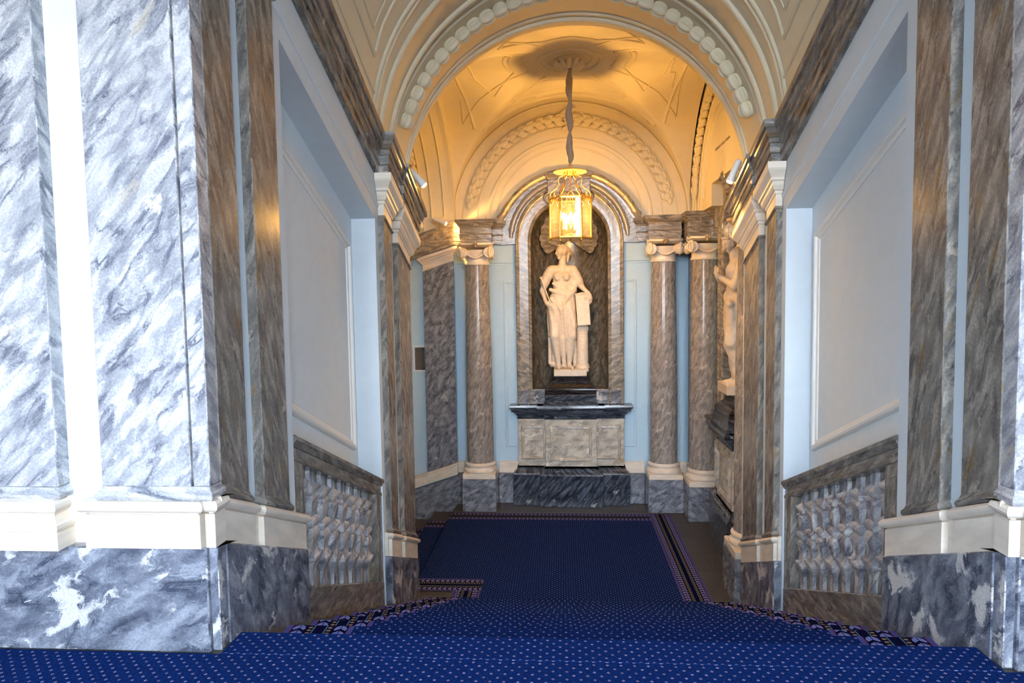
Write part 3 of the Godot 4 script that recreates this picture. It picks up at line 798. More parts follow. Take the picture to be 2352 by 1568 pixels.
# wall behind a niche, in the wall's own frame: x along it, y from the eye, z into the room
func niche_wall(w: Node3D, dado: Node3D, ent: Node3D, x0: float, x1: float, zl: float) -> void:
	var b := B.new()
	b.box(Vector3(x0, -3.4, -0.2), Vector3(-0.62, 1.2, 0)); b.box(Vector3(0.62, -3.4, -0.2), Vector3(x1, 1.2, 0))
	b.box(Vector3(-0.62, -3.4, -0.2), Vector3(0.62, -1.6, 0))
	obj("wall_face", b, "bluepaint", w)
	# lunette above the entablature
	b = B.new()
	b.box(Vector3(-2.1, 1.2, zl - 0.2), Vector3(-0.62, 3.3, zl)); b.box(Vector3(0.62, 1.2, zl - 0.2), Vector3(2.1, 3.3, zl)); b.box(Vector3(-0.62, 1.5, zl - 0.2), Vector3(0.62, 3.3, zl))
	obj("lunette", b, "plaster", ent)
	var arc := func(r: float, y: float, hw: float, h: float, a0: float) -> void:
		var st := []
		for k in 49:
			var a := lerpf(a0, PI - a0, k / 48.0)
			st.append([Vector3(0, y, zl), Vector3(cos(a), sin(a), 0), Vector3(0, 0, 1)])
		var bb := B.new()
		bb.sweep(pf([r + hw, -0.01, r + hw, h * 0.5, r + hw * 0.5, h * 0.9, r, h, r - hw * 0.5, h * 0.9, r - hw, h * 0.5, r - hw, -0.01]), st, false, true, 0.3)
		obj("moulding", bb, "plaster", ent)
	arc.call(1.86, 1.2, 0.02, 0.03, 0.0)
	arc.call(1.72, 1.19, 0.012, 0.014, 0.0); arc.call(1.485, 1.19, 0.012, 0.014, 0.0)
	arc.call(1.31, 1.17, 0.035, 0.022, 0.0); arc.call(1.18, 1.17, 0.012, 0.014, 0.18)
	for s in [-1.0, 1.0]:
		b = B.new()
		b.tube([Vector3(s * 1.485, 1.225, zl), Vector3(s * 1.72, 1.225, zl)], 0.012, 6)
		obj("moulding", b, "plaster", ent)
	# garland of leaf clumps round the lunette
	var lm := leaf_clump()
	for k in range(-14, 15):
		var a := PI / 2 - k * 0.0965
		var o := obj("garland_leaf", lm, "plaster", ent)
		var x := Vector3(-sin(a), cos(a), 0) * (1.0 if k >= 0 else -1.0); var rad := Vector3(cos(a), sin(a), 0)
		if k < 0: rad = rad
		var p := Vector3(0, 1.19, zl + 0.03) + rad * 1.60
		o.transform = Transform3D(Basis(x * 1.15, rad * 1.25, x.cross(rad) * 1.2), p)
	# bow and drop at the crown
	for e in [[-0.04, 2.92], [0.06, 2.94], [-0.03, 2.66], [0.05, 2.70]]:
		b = B.new()
		b.tube([Vector3(e[0] - 0.06, e[1] - 0.03, zl + 0.02), Vector3(e[0], e[1], zl + 0.045), Vector3(e[0] + 0.07, e[1] + 0.01, zl + 0.02)], [0.02, 0.045, 0.015], 8)
		obj("ribbon", b, "plaster", ent)
	# string course and sunk panels on the painted wall
	for s in [-1.0, 1.0]:
		b = B.new()
		b.sweep(pf([-0.01, 0, 0.016, 0, 0.016, 0.016, 0.008, 0.02, 0.008, 0.03, 0.022, 0.036, 0.022, 0.05, -0.01, 0.05]), [[Vector3(s * 0.84, 0.505, 0), Vector3(0, 0, 1), Vector3.UP], [Vector3(s * 1.86, 0.505, 0), Vector3(0, 0, 1), Vector3.UP]])
		obj("string_moulding", b, "bluepaint", ent)
		b = B.new()
		rect_frame(b, minf(s * 0.7, s * 1.07), maxf(s * 0.7, s * 1.07), -2.47, 0.25, 0.0, 0.05, 0.02)
		obj("panel_frame", b, "bluepaint", ent)
	# dado: cream base and blue-grey plinth
	for e in [[x0, -1.75], [-1.19, -0.80], [0.80, 1.19], [1.75, x1]]:
		b = B.new(0, 0.0, rnd(int(e[0] * 10)))
		b.box(Vector3(e[0], -2.9, 0), Vector3(e[1], -2.71, 0.05), 0.01)
		obj("base_moulding", b, "cream", dado)
		b = B.new(0, 0.7, rnd(int(e[0] * 10) + 3))
		b.box(Vector3(e[0], -3.4, 0), Vector3(e[1], -2.9, 0.07), 0.006)
		obj("plinth", b, "bluegrey", dado)
	# entablature lengths, breaking forward over the columns
	for s in [-1.0, 1.0]:
		b = B.new(0, 0.2, rnd(int(s) + 20))
		l_mould(b, ent_profile(), minf(s * 1.08, s * 1.9), maxf(s * 1.08, s * 1.9), 0.12, 0.84)
		b.box(Vector3(s * 1.09, 0.843, 0), Vector3(s * 1.89, 1.19, 0.11))
		obj("entablature", b, "frame", ent)
		b = B.new(0, 0.2, rnd(int(s) + 24))
		l_mould(b, ent_profile(), minf(s * 1.22, s * 1.70), maxf(s * 1.22, s * 1.70), 0.43, 0.84)
		b.box(Vector3(s * 1.235, 0.843, 0), Vector3(s * 1.685, 1.19, 0.42))
		obj("entablature", b, "frame", ent)

func leaf_clump() -> ArrayMesh:
	var b := B.new()
	for e in [[0.0, 0.0, 0.055], [0.02, 0.045, 0.04], [0.02, -0.045, 0.04], [-0.05, 0.02, 0.035]]:
		var p := Vector3(e[0], e[1], 0)
		b.tube([p + Vector3(-0.07, -e[1] * 0.4, 0.0), p + Vector3(-0.03, 0, 0.012), p + Vector3(0.02, 0, 0.015), p + Vector3(0.06, e[1] * 0.4, 0)], [0.006, e[2] * 0.8, e[2], 0.005], 8)
	return b.mesh()

func back_wall() -> void:
	var w := thing("wall_back", "pale blue painted back wall of the landing behind the columns", "wall", back_frame(), "", "structure")
	var d := thing("baseboard_back", "cream base and blue-grey marble plinth along the back wall of the landing", "baseboard", back_frame(), "", "structure")
	var e := thing("trim_1", "veined marble entablature of the back wall with the cream garlanded lunette above", "entablature", back_frame(), "", "structure")
	niche_wall(w, d, e, -1.88, 2.19, -0.02)

func right_wall() -> void:
	var w := thing("wall_landing_right", "pale blue side wall of the landing around the second statue niche", "wall", right_frame(), "", "structure")
	var d := thing("baseboard_landing_right", "cream base and blue-grey marble plinth along the side wall of the landing", "baseboard", right_frame(), "", "structure")
	var e := thing("trim_2", "veined marble entablature of the side wall with its cream garlanded lunette", "entablature", right_frame(), "", "structure")
	niche_wall(w, d, e, -2.06, 1.88, 0.25)
	var p := B.new(1, 1.2, rnd(31))
	p.box(Vector3(1.89, -2.71, 10.78), Vector3(2.19, 0.84, 11.1), 0.004)
	var f := structure("trim_3", "dark grey marble corner pier between the twin columns", "pier")
	obj("pier", p, "bluegrey", f)
	p = B.new(1, 0.0, rnd(32))
	p.box(Vector3(1.86, -2.9, 10.75), Vector3(2.19, -2.71, 11.1), 0.008)
	obj("base_moulding", p, "cream", d)
	p = B.new(1, 0.7, rnd(33))
	p.box(Vector3(1.85, -3.4, 10.74), Vector3(2.19, -2.9, 11.1), 0.006)
	obj("plinth", p, "bluegrey", d)
	p = B.new(1, 0.2, rnd(34))
	p.box(Vector3(1.87, 0.84, 10.7), Vector3(2.19, 1.2, 11.1), 0.004)
	obj("entablature", p, "frame", e)

# ---------------------------------------------------------------- side flight going down to the left
func side_flight() -> void:
	var f := structure("floor_side_flight", "dark stone steps of the side flight descending from the landing", "stairs")
	for k in range(1, 9):
		var x := -1.88 - (k - 1) * 0.38
		var y := -3.4 - 0.13 * k
		var b := B.new(1, 0.0, rnd(200 + k))
		b.box(Vector3(x - 0.38, y - 0.3, 7.3), Vector3(x, y, 11.05), 0.006)
		obj("step", b, "stone", f)
	var w := structure("wall_side_flight", "raked wall of the side flight with grey marble pilasters and cream bands", "wall")
	var b := B.new(3)
	b.box(Vector3(-5.0, -3.9, 11.05), Vector3(-1.86, 1.6, 11.25))
	obj("wall_face", b, "bluepaint", w)
	b = B.new(1)
	b.box(Vector3(-5.0, -6.2, 7.1), Vector3(-2.2, 2.9, 7.3))
	obj("wall_near", b, "bluepaint", w)
	b = B.new(1)
	b.box(Vector3(-5.2, -6.2, 7.1), Vector3(-5.0, 2.9, 11.3))
	obj("wall_end", b, "bluepaint", w)
	var i := 0
	for e in [[-2.36, -1.865], [-3.25, -2.64], [-4.1, -3.5]]:
		i += 1
		b = B.new(3, 1.0, rnd(210 + i))
		b.box(Vector3(e[0], -2.71, 10.97), Vector3(e[1], 0.585, 11.06), 0.004)
		obj("pilaster", b, "bluegrey", w)
		b = B.new(3, 0.0, rnd(220 + i))
		b.v_mould(pf([-0.03, 0.0, 0.004, 0.0, 0.008, 0.012, 0.002, 0.02, 0.002, 0.10, 0.014, 0.105, 0.016, 0.125, 0.04, 0.15, 0.05, 0.175, 0.06, 0.18, 0.075, 0.2, 0.08, 0.235, -0.03, 0.235]), e[0], e[1], 10.97, 11.05, 0.585)
		b.box(Vector3(e[0] + 0.01, 0.59, 10.99), Vector3(e[1] - 0.01, 0.81, 11.06))
		obj("capital", b, "cream", w)
	for e in [[-2.37, -1.86], [-2.65, -2.37], [-5.0, -2.65]]:
		i += 1
		b = B.new(3, 0.0, rnd(230 + i))
		b.sweep(pf([-0.06, 0.0, 0.0, 0.0, 0.0, 0.145, 0.014, 0.15, 0.018, 0.165, 0.014, 0.182, -0.01, 0.19, -0.06, 0.19]), [[Vector3(e[0] + 0.001, -2.9, 10.95), Vector3(0, 0, -1), Vector3.UP], [Vector3(e[1] - 0.001, -2.9, 10.95), Vector3(0, 0, -1), Vector3.UP]])
		b.box(Vector3(e[0], -2.9, 10.97), Vector3(e[1], -2.72, 11.06))
		obj("base_moulding", b, "cream", w)
	b = B.new(3, 0.6, rnd(241))
	b.box(Vector3(-5.0, -4.1, 10.96), Vector3(-1.76, -2.9, 11.06), 0.004)
	obj("plinth", b, "bluegrey", w)
	b = B.new(3, 0.2, rnd(242))
	var st := []
	for k in 9: st.append([Vector3(-5.0 + 3.14 * k / 8.0, 0.84, 10.98), Vector3(0, 0, -1), Vector3.UP])
	b.sweep(ent_profile(), st, false, true, 2.0)
	b.box(Vector3(-5.0, 0.85, 10.99), Vector3(-1.86, 1.19, 11.06))
	obj("entablature", b, "frame", w)
	# raked vault over the side flight
	var c := structure("ceiling_side_flight", "cream raked vault over the side flight with a leaf garland", "ceiling")
	var lv := func(x: float, a: float, r: float) -> Vector3: return Vector3(x, 1.0 - ML * (-1.9 - x) + r * sin(a), ZC + r * cos(a))
	b = B.new(1)
	b.grid(func(u: float, v: float) -> Vector3: return lv.call(-1.86 - 3.2 * v, PI * u, 1.8), 40, 12, Vector3(-3.0, 0.5, ZC))
	obj("vault_surface", b, "plaster", c)
	for x in [-1.99, -2.19, -2.33]:
		b = B.new(1)
		var q := []
		for k in 41: q.append(lv.call(x, lerpf(0.18 if x > -2.3 else 0.0, PI - 0.18, k / 40.0), 1.795))
		b.tube(q, 0.016, 6)
		obj("moulding", b, "plaster", c)
	b = B.new(1)
	b.tube([lv.call(-1.99, 0.18, 1.795), lv.call(-2.19, 0.18, 1.795)], 0.016, 6)
	obj("moulding", b, "plaster", c)
	var lm := leaf_clump()
	for k in 13:
		var a := 0.2 + k * 0.085
		var o := obj("garland_leaf", lm, "plaster", c)
		var p: Vector3 = lv.call(-2.41, a, 1.76)
		var tx := Vector3(0, -cos(a), -sin(a)).normalized() ; var rad := Vector3(0, sin(a), -cos(a))
		o.transform = Transform3D(Basis(tx, rad.cross(tx) * -1.0, -rad), at(p.x, p.y, p.z)).orthonormalized()

# ---------------------------------------------------------------- balustrades in the recesses
func balustrade(s: float) -> void:
	var side := "left" if s < 0 else "right"
	var t := thing("balustrade", "raked veined marble balustrade in the recess on the %s of the flight" % side, "balustrade", pos(s * 1.86, -2.4, 4.98), "raked balustrades")
	var b := B.new(2, 0.1, rnd(300 + int(s)))
	b.box(Vector3(s * 1.77, -0.04, 3.985), Vector3(s * 1.965, 0.24, 5.965), 0.006)
	obj("plinth", b, "brown", t)
	b = B.new(2, 0.1, rnd(303 + int(s)))
	var pr := pf([-0.095, 0.0, 0.095, 0.0, 0.1, 0.01, 0.1, 0.03, 0.09, 0.035, 0.09, 0.085, 0.1, 0.09, 0.115, 0.12, 0.125, 0.128, 0.125, 0.15, 0.115, 0.158, -0.095, 0.158, -0.095, 0.0])
	b.sweep(pr, [[Vector3(s * 1.87, 1.03, 3.985), Vector3(-s, 0, 0), Vector3.UP], [Vector3(s * 1.87, 1.03, 5.965), Vector3(-s, 0, 0), Vector3.UP]])
	obj("handrail", b, "brown", t)
	for z in [[3.985, 4.15], [5.80, 5.965]]:
		b = B.new(2, 1.2, rnd(306 + int(z[0])))
		b.box(Vector3(s * 1.785, 0.24, z[0]), Vector3(s * 1.96, 1.03, z[1]), 0.004)
		b.box(Vector3(s * 1.775, 0.24, z[0]), Vector3(s * 1.79, 1.03, z[0] + 0.035)); b.box(Vector3(s * 1.775, 0.24, z[1] - 0.035), Vector3(s * 1.79, 1.03, z[1]))
		b.box(Vector3(s * 1.775, 0.24, z[0] + 0.035), Vector3(s * 1.79, 0.32, z[1] - 0.035)); b.box(Vector3(s * 1.775, 0.95, z[0] + 0.035), Vector3(s * 1.79, 1.03, z[1] - 0.035))
		obj("end_post", b, "brown", t)
	var pf2 := pf([0.030, -0.03, 0.030, 0.115, 0.034, 0.125, 0.066, 0.195, 0.070, 0.20, 0.070, 0.218, 0.056, 0.225, 0.050, 0.235, 0.040, 0.265, 0.041, 0.29, 0.050, 0.32, 0.057, 0.345, 0.058, 0.365, 0.052, 0.39, 0.038, 0.405, 0.032, 0.41, 0.050, 0.42, 0.062, 0.435, 0.064, 0.45, 0.058, 0.468, 0.042, 0.478, 0.036, 0.485, 0.040, 0.50, 0.048, 0.54, 0.052, 0.575, 0.052, 0.595, 0.062, 0.60, 0.063, 0.615, 0.048, 0.622, 0.044, 0.635, 0.056, 0.648, 0.068, 0.662, 0.070, 0.682, 0.058, 0.688, 0.034, 0.712, 0.032, 0.72, 0.032, 0.82])
	b = B.new(2, 1.2, rnd(316 + int(s)))
	b.box(Vector3(s * 1.865, 0.24, 4.15), Vector3(s * 1.955, 1.03, 5.80))
	obj("backing_slab", b, "brown", t)
	for k in 8:
		var z := 4.235 + k * 0.208
		var m := B.new(0, 1.25, rnd(320 + k))
		var sq := []
		for c in [Vector3(0.85, 0, 1.12), Vector3(-0.85, 0, 1.12), Vector3(-0.85, 0, -1.12), Vector3(0.85, 0, -1.12)]: sq.append([Vector3.ZERO, c, Vector3.UP])
		m.sweep(pf2, sq, true, false, 2.0)
		var o := obj("baluster", m, "grey", t)
		o.position = at(s * 1.862, -1.6 - M * (z - 3.0) + 0.24, z) - t.position

# ---------------------------------------------------------------- carpets
func strip(b: B, x0: float, x1: float, pts: Array, flip := false) -> void:
	# a woven border running along a stepped line of (z, y) points; u across, v along
	var l := 0.0
	for i in pts.size() - 1:
		var p: Vector2 = pts[i]; var q: Vector2 = pts[i + 1]
		var d := p.distance_to(q)
		var u0 := 0.0; var u1 := 1.0
		b.quad(Vector3(x0, p.y, p.x), Vector3(x1, p.y, p.x), Vector3(x1, q.y, q.x), Vector3(x0, q.y, q.x), Vector3((x0 + x1) / 2, (p.y + q.y) / 2 - 0.3, (p.x + q.x) / 2 + 0.2), [Vector2(u0, l), Vector2(u1, l), Vector2(u1, l + d), Vector2(u0, l + d)])
		l += d

func stripx(b: B, z0: float, z1: float, pts: Array) -> void:
	var l := 0.0
	for i in pts.size() - 1:
		var p: Vector2 = pts[i]; var q: Vector2 = pts[i + 1]
		var d := p.distance_to(q)
		b.quad(Vector3(p.x, p.y, z0), Vector3(p.x, p.y, z1), Vector3(q.x, q.y, z1), Vector3(q.x, q.y, z0), Vector3((p.x + q.x) / 2 - 0.2, (p.y + q.y) / 2 - 0.3, (z0 + z1) / 2), [Vector2(0, l), Vector2(1, l), Vector2(1, l + d), Vector2(0, l + d)])
		l += d

func carpets() -> void:
	var b := B.new(1)
	b.box(Vector3(-8.1, -1.6, -2.35), Vector3(8.1, -1.588, 2.88), 0.004)
	b.box(Vector3(-1.69, -1.6, 2.88), Vector3(1.69, -1.588, 3.082), 0.004)
	tag(obj("hall_carpet", b, "carpet"), "royal blue carpet with small pale diamonds filling the upper hall", "carpet")
	# runner over the steps
	var t := thing("stair_runner", "blue patterned carpet runner over the steps of the main flight", "carpet", pos(0, -2.6, 5.0))
	var pts := []
	for k in range(1, 12):
		var z0 := 3.07 + (k - 1) * 0.366
		var y := -1.6 - 0.15 * k + 0.011
		if k == 1: pts.append(Vector2(z0 + 0.016, y + 0.14))
		pts.append(Vector2(z0 + (0.032 if k > 1 else 0.016), y))
		pts.append(Vector2(z0 + 0.366 + 0.022, y)); pts.append(Vector2(z0 + 0.366 + 0.032, y - 0.01))
	pts.append(Vector2(3.07 + 11 * 0.366 + 0.032, -3.388))
	b = B.new(1)
	for i in pts.size() - 1:
		var p: Vector2 = pts[i]; var q: Vector2 = pts[i + 1]
		b.quad(Vector3(-1.25, p.y, p.x), Vector3(1.33, p.y, p.x), Vector3(1.33, q.y, q.x), Vector3(-1.25, q.y, q.x), Vector3(0, (p.y + q.y) / 2 - 0.3, (p.x + q.x) / 2 + 0.2))
	obj("field", b, "carpet", t)
	b = B.new(1); strip(b, -1.61, -1.25, pts); obj("border", b, "border", t)
	b = B.new(1); strip(b, 1.69, 1.33, pts); obj("border", b, "border", t)
	# landing carpet, running on down the side flight
	t = thing("landing_carpet", "dark blue bordered carpet covering the landing and the side flight", "carpet", pos(0, -3.4, 9.0))
	var y0 := -3.389
	b = B.new(1)
	var up := func(x0: float, x1: float, z0: float, z1: float) -> void:
		b.quad(Vector3(x0, y0, z0), Vector3(x1, y0, z0), Vector3(x1, y0, z1), Vector3(x0, y0, z1), Vector3((x0 + x1) / 2, y0 - 1, (z0 + z1) / 2))
	up.call(-1.1, 1.18, 7.13, 10.16); up.call(-1.89, -1.1, 7.96, 10.16)
	var sp := []
	for k in range(0, 8):
		var x := -1.89 - k * 0.38
		var y := y0 - 0.13 * k
		if k == 0: sp.append(Vector2(-1.1, y))
		sp.append(Vector2(x, y)); sp.append(Vector2(x - 0.01, y - 0.012)); sp.append(Vector2(x - 0.01, y - 0.13))
	for i in range(1, sp.size() - 1):
		var p: Vector2 = sp[i]; var q: Vector2 = sp[i + 1]
		b.quad(Vector3(p.x, p.y, 7.96), Vector3(p.x, p.y, 10.16), Vector3(q.x, q.y, 10.16), Vector3(q.x, q.y, 7.96), Vector3((p.x + q.x) / 2 + 0.3, (p.y + q.y) / 2 - 0.3, 9))
	obj("field", b, "carpet", t)
	b = B.new(1); stripx(b, 10.47, 10.16, [Vector2(1.18, y0)] + sp); obj("border", b, "border", t)
	b = B.new(1); stripx(b, 7.62, 7.96, sp); obj("border", b, "border", t)
	b = B.new(1); strip(b, -1.42, -1.10, [Vector2(7.13, y0 + 0.001), Vector2(7.63, y0 + 0.001)]); obj("border", b, "border", t)
	b = B.new(1); strip(b, 1.50, 1.18, [Vector2(7.13, y0), Vector2(10.47, y0)]); obj("border", b, "border", t)

# ---------------------------------------------------------------- columns
func volute(b: B, c: Vector3, n: Vector3, side: float, r := 0.085) -> void:
	var ux := Vector3.UP.cross(n).normalized() * side
	var q := []; var rr := []
	for k in 41:
		var f := k / 40.0
		var a := PI / 2 - f * TAU * 2.3
		var rad := r * pow(1.0 - f, 0.9) * 0.9 + 0.008
		q.append(c + ux * cos(a) * rad + Vector3.UP * sin(a) * rad + n * 0.016)
		rr.append(lerpf(0.015, 0.006, f))
	b.tube(q, rr, 6)
	var st := []
	for k in 20:
		var a := TAU * k / 20
		st.append([c, ux * cos(a) + Vector3.UP * sin(a), n])
	b.sweep(pf([r * 0.9, -0.06, r * 0.97, 0.0, r * 0.9, 0.01, 0.0, 0.012]), st, true, false)

func column_thing(label: String, x: float, z: float) -> Node3D:
	var t := thing("column", label, "column", pos(x, -3.4, z), "landing columns", "thing")
	var b := B.new(0, 0.5, Vector2(0.3, 0.8))
	b.box(Vector3(-0.27, 0, -0.17), Vector3(0.27, 0.52, 0.27), 0.006)
	obj("pedestal_block", b, "bluegrey", t)
	b = B.new(0)
	b.box(Vector3(-0.262, 0.52, -0.17), Vector3(0.262, 0.60, 0.262), 0.006)
	b.lathe(pf([0.25, 0.60, 0.262, 0.61, 0.268, 0.63, 0.262, 0.65, 0.25, 0.66, 0.236, 0.664, 0.226, 0.675, 0.222, 0.688, 0.228, 0.698, 0.238, 0.702, 0.246, 0.712, 0.246, 0.728, 0.238, 0.74, 0.226, 0.744, 0.222, 0.75, 0.215, 0.76]), Vector3.ZERO, 40)
	obj("base", b, "cream", t)
	b = B.new(0, 1.2, Vector2(0.1, 0.4))
	b.lathe(pf([0.217, 0.755, 0.214, 0.8, 0.214, 1.6, 0.210, 2.1, 0.203, 2.7, 0.193, 3.3, 0.184, 3.87, 0.186, 3.90]), Vector3.ZERO, 40)
	obj("shaft", b, "shaft", t)
	b = B.new(0)
	b.lathe(pf([0.186, 3.895, 0.198, 3.9, 0.203, 3.915, 0.198, 3.93, 0.186, 3.935, 0.184, 3.98, 0.19, 4.01, 0.215, 4.05, 0.235, 4.09, 0.24, 4.13]), Vector3.ZERO, 32)
	var cp := obj("capital", b, "cream", t)
	var cap := B.new(0)
	# abacus with hollowed sides
	var st := []
	for k in 40:
		var a := TAU * k / 40 + PI / 4
		var c := maxf(absf(cos(a)), absf(sin(a)))
		var r := 0.245 / c
		r *= 0.90 + 0.14 * pow(1.0 - (c - 0.7071) / 0.2929, 2.0)
		st.append([Vector3.ZERO, Vector3(cos(a), 0, sin(a)) * r, Vector3.UP])
	cap.sweep(pf([0.0, 4.165, 0.88, 4.165, 0.93, 4.18, 0.96, 4.2, 1.0, 4.205, 1.0, 4.235, 0.0, 4.235]), st, true, false)
	obj("abacus", cap, "cream", cp)
	for k in 4:
		var a := k * PI / 2
		var n := Vector3(sin(a), 0, cos(a))
		var ux := Vector3(cos(a), 0, -sin(a))
		if k == 2: continue            # this side stands against the wall
		for s in [-1.0, 1.0]:
			if (n * 0.225 + ux * s * 0.205).z < -0.15: continue
			b = B.new(0)
			volute(b, n * 0.225 + ux * s * 0.205 + Vector3(0, 4.085, 0), (n + ux * s * 0.35).normalized(), s)
			obj("volute", b, "cream", cp)
		b = B.new(0)
		for q in [Vector2(0, 0), Vector2(0.03, 0.012), Vector2(-0.03, 0.012), Vector2(0, 0.035), Vector2(0, -0.02)]:
			var p: Vector3 = n * 0.24 + ux * q.x + Vector3(0, 4.20 + q.y, 0)
			b.tube([p - n * 0.02, p + n * 0.01, p + n * 0.022], [0.022, 0.02, 0.004], 7)
		obj("flower", b, "cream", cp)
		b = B.new(0)
		var g := []; var gr := []
		for i in 13:
			var f := i / 12.0
			g.append(n * 0.245 + ux * lerpf(-0.13, 0.13, f) + Vector3(0, 4.06 - 0.055 * sin(PI * f), 0)); gr.append(0.008 + 0.012 * sin(PI * f) + (0.003 if i % 2 else 0.0))
		b.tube(g, gr, 7)
		obj("festoon", b, "cream", cp)
	return t

func columns() -> void:
	var c := column_thing("grey-pink marble column between the painted panel and the raked pilaster by the vent", -1.46, 10.83)
	copy(c, pos(1.46, -3.4, 10.83), "grey-pink marble column on the back wall next to the corner with the twin column")
	var rb := right_frame().basis
	copy(c, Transform3D(rb, at(2.0, -3.4, 10.43)), "marble column half hidden behind the frame of the side statue niche")
	copy(c, Transform3D(rb, at(1.98, -3.4, 7.64)), "marble column mostly hidden by the stair wall, only its base and scroll showing")

# ---------------------------------------------------------------- niches and consoles
func tabernacles() -> void:
	for e in 2:
		var xf := back_frame() if e == 0 else right_frame()
		var t := thing("statue_niche", "arched marble niche with shell on the back wall, behind the hanging lantern" if e == 0 else "arched marble niche with carved mask on the side wall, seen edge-on", "niche", xf, "statue niches")
		var b := B.new(0, 1.2, rnd(400))
		b.grid(func(u: float, v: float) -> Vector3: return Vector3(-0.612 * cos(PI * u), -1.6 + 2.49 * v, -0.02 - 0.5 * sin(PI * u)), 28, 4, Vector3(0, 0, 0.5))
		obj("niche_lining", b, "umber", t)
		b = B.new(0, 0.9, rnd(401))
		b.grid(func(u: float, v: float) -> Vector3: return Vector3(-0.612 * cos(PI * u), 0.89 + 0.612 * sin(PI * u) * sin(PI / 2 * v), -0.02 - 0.5 * sin(PI * u) * cos(PI / 2 * v)), 28, 16, Vector3(0, 0.5, 0.5))
		obj("niche_dome", b, "umber", t)
		b = B.new(0, 0.3, rnd(402))
		b.box(Vector3(-0.62, -1.62, -0.53), Vector3(0.62, -1.52, 0.02))
		obj("niche_sill", b, "umber", t)
		# scallop shell standing in the head of the niche
		b = B.new(0)
		b.grid(func(u: float, v: float) -> Vector3:
			var a := lerpf(-0.75, PI + 0.75, u)
			var lobe := absf(cos((u - 0.5) * PI * 15.0))
			var r := v * (0.46 + 0.02 * lobe)
			var ry := 0.52 if sin(a) > 0 else 0.36
			return Vector3(r * cos(a), 0.93 + r * sin(a) * ry / 0.46, -0.40 + 0.16 * v * v + v * 0.03 * lobe), 90, 10, Vector3(0, 0.9, 2.0))
		obj("scallop_shell", b, "frame", t)
		# frame: jambs and arch
		var fr := pf([0.86, 0.0, 0.86, 0.10, 0.845, 0.115, 0.83, 0.11, 0.815, 0.10, 0.80, 0.095, 0.66, 0.095, 0.65, 0.105, 0.635, 0.11, 0.62, 0.10, 0.612, 0.085, 0.612, -0.05])
		for s in [-1.0, 1.0]:
			b = B.new(0, 1.2, rnd(403 + int(s)))
			b.sweep(fr, [[Vector3(0, -1.75, 0), Vector3(s, 0, 0), Vector3(0, 0, 1)], [Vector3(0, 0.89, 0), Vector3(s, 0, 0), Vector3(0, 0, 1)]], false, true, 2.0)
			obj("jamb", b, "frame", t)
		var st := []
		for k in 41:
			var a := PI * k / 40.0
			st.append([Vector3(0, 0.89, 0), Vector3(cos(a), sin(a), 0), Vector3(0, 0, 1)])
		b = B.new(0, 0.3, rnd(406))
		b.sweep(fr, st, false, true, 0.8)
		obj("arch", b, "frame", t)
		b = B.new(0, 0.3, rnd(407))
		b.box(Vector3(-0.86, -1.75, 0.0), Vector3(0.86, -1.53, 0.10), 0.006)
		obj("apron", b, "slate", t)
		# bundled laurel round the arch
		for s in [-1.0, 1.0]:
			var q := []; var rr := []
			for k in 41:
				var a := lerpf(0.05, PI / 2 - 0.28, k / 40.0)
				q.append(Vector3(s * cos(a) * 0.93, 0.89 + sin(a) * 0.93, 0.10)); rr.append((0.052 if k % 4 < 2 else 0.044) * (0.5 + 0.5 * minf(1.0, minf(k, 40 - k) / 4.0)))
			b = B.new(0)
			b.tube(q, rr, 10)
			obj("laurel_roll", b, "frame", t)
		# marble field between frame and hood
		b = B.new(0, 0.5, rnd(409))
		for k in 40:
			var pp := []
			for j in [k, k + 1]:
				var a: float = lerpf(-0.06, PI + 0.06, j / 40.0)
				var d := Vector2(cos(a), sin(a))
				var lim := 1.12 / maxf(absf(d.x), 0.001)
				var oc := Vector2(0, 0.89 - 0.78)
				var bq := d.dot(oc); var hood := -bq + sqrt(maxf(0.0, bq * bq - oc.length_squared() + 1.17 * 1.17))
				pp.append([Vector3(d.x * 0.86, 0.89 + d.y * 0.86, 0.075), Vector3(d.x * minf(lim, hood), 0.89 + d.y * minf(lim, hood), 0.075)])
			b.quad(pp[0][0], pp[0][1], pp[1][1], pp[1][0], Vector3(0, 1.2, -1))
		obj("spandrel", b, "frame", t)
		# hood moulding
		st = []
		st.append([Vector3(1.14, 1.2, 0.0), Vector3(0, 1, 0), Vector3(0, 0, 1)])
		st.append([Vector3(1.085, 1.21, 0.0), Vector3(0.6, 1, 0), Vector3(0, 0, 1)])
		for k in 41:
			var a := lerpf(0.47, PI - 0.47, k / 40.0)
			st.append([Vector3(cos(a) * 1.14, 0.78 + sin(a) * 1.14, 0), Vector3(cos(a), sin(a), 0), Vector3(0, 0, 1)])
		st.append([Vector3(-1.085, 1.21, 0.0), Vector3(-0.6, 1, 0), Vector3(0, 0, 1)])
		st.append([Vector3(-1.14, 1.2, 0.0), Vector3(0, 1, 0), Vector3(0, 0, 1)])
		b = B.new(0, 0.2, rnd(411))
		b.sweep(pf([0.08, 0.0, 0.08, 0.155, 0.06, 0.16, 0.045, 0.15, 0.04, 0.13, 0.015, 0.12, 0.0, 0.115, -0.02, 0.105, -0.025, 0.09, -0.06, 0.088, -0.06, 0.0]), st, false, true, 0.8)
		obj("hood_moulding", b, "frame", t)
		# keystone with its small cornice and scrolls
		b = B.new(0, 0.4, rnd(413))
		b.box(Vector3(-0.33, 1.60, 0.0), Vector3(0.33, 1.83, 0.20), 0.006)
		var ks := obj("keystone", b, "frame", t)
		b = B.new(0, 0.2, rnd(414))
		l_mould(b, pf([-0.05, 0, 0.0, 0, 0.006, 0.02, 0.03, 0.035, 0.04, 0.055, 0.055, 0.06, 0.055, 0.09, -0.05, 0.09]), -0.33, 0.33, 0.20, 1.83)
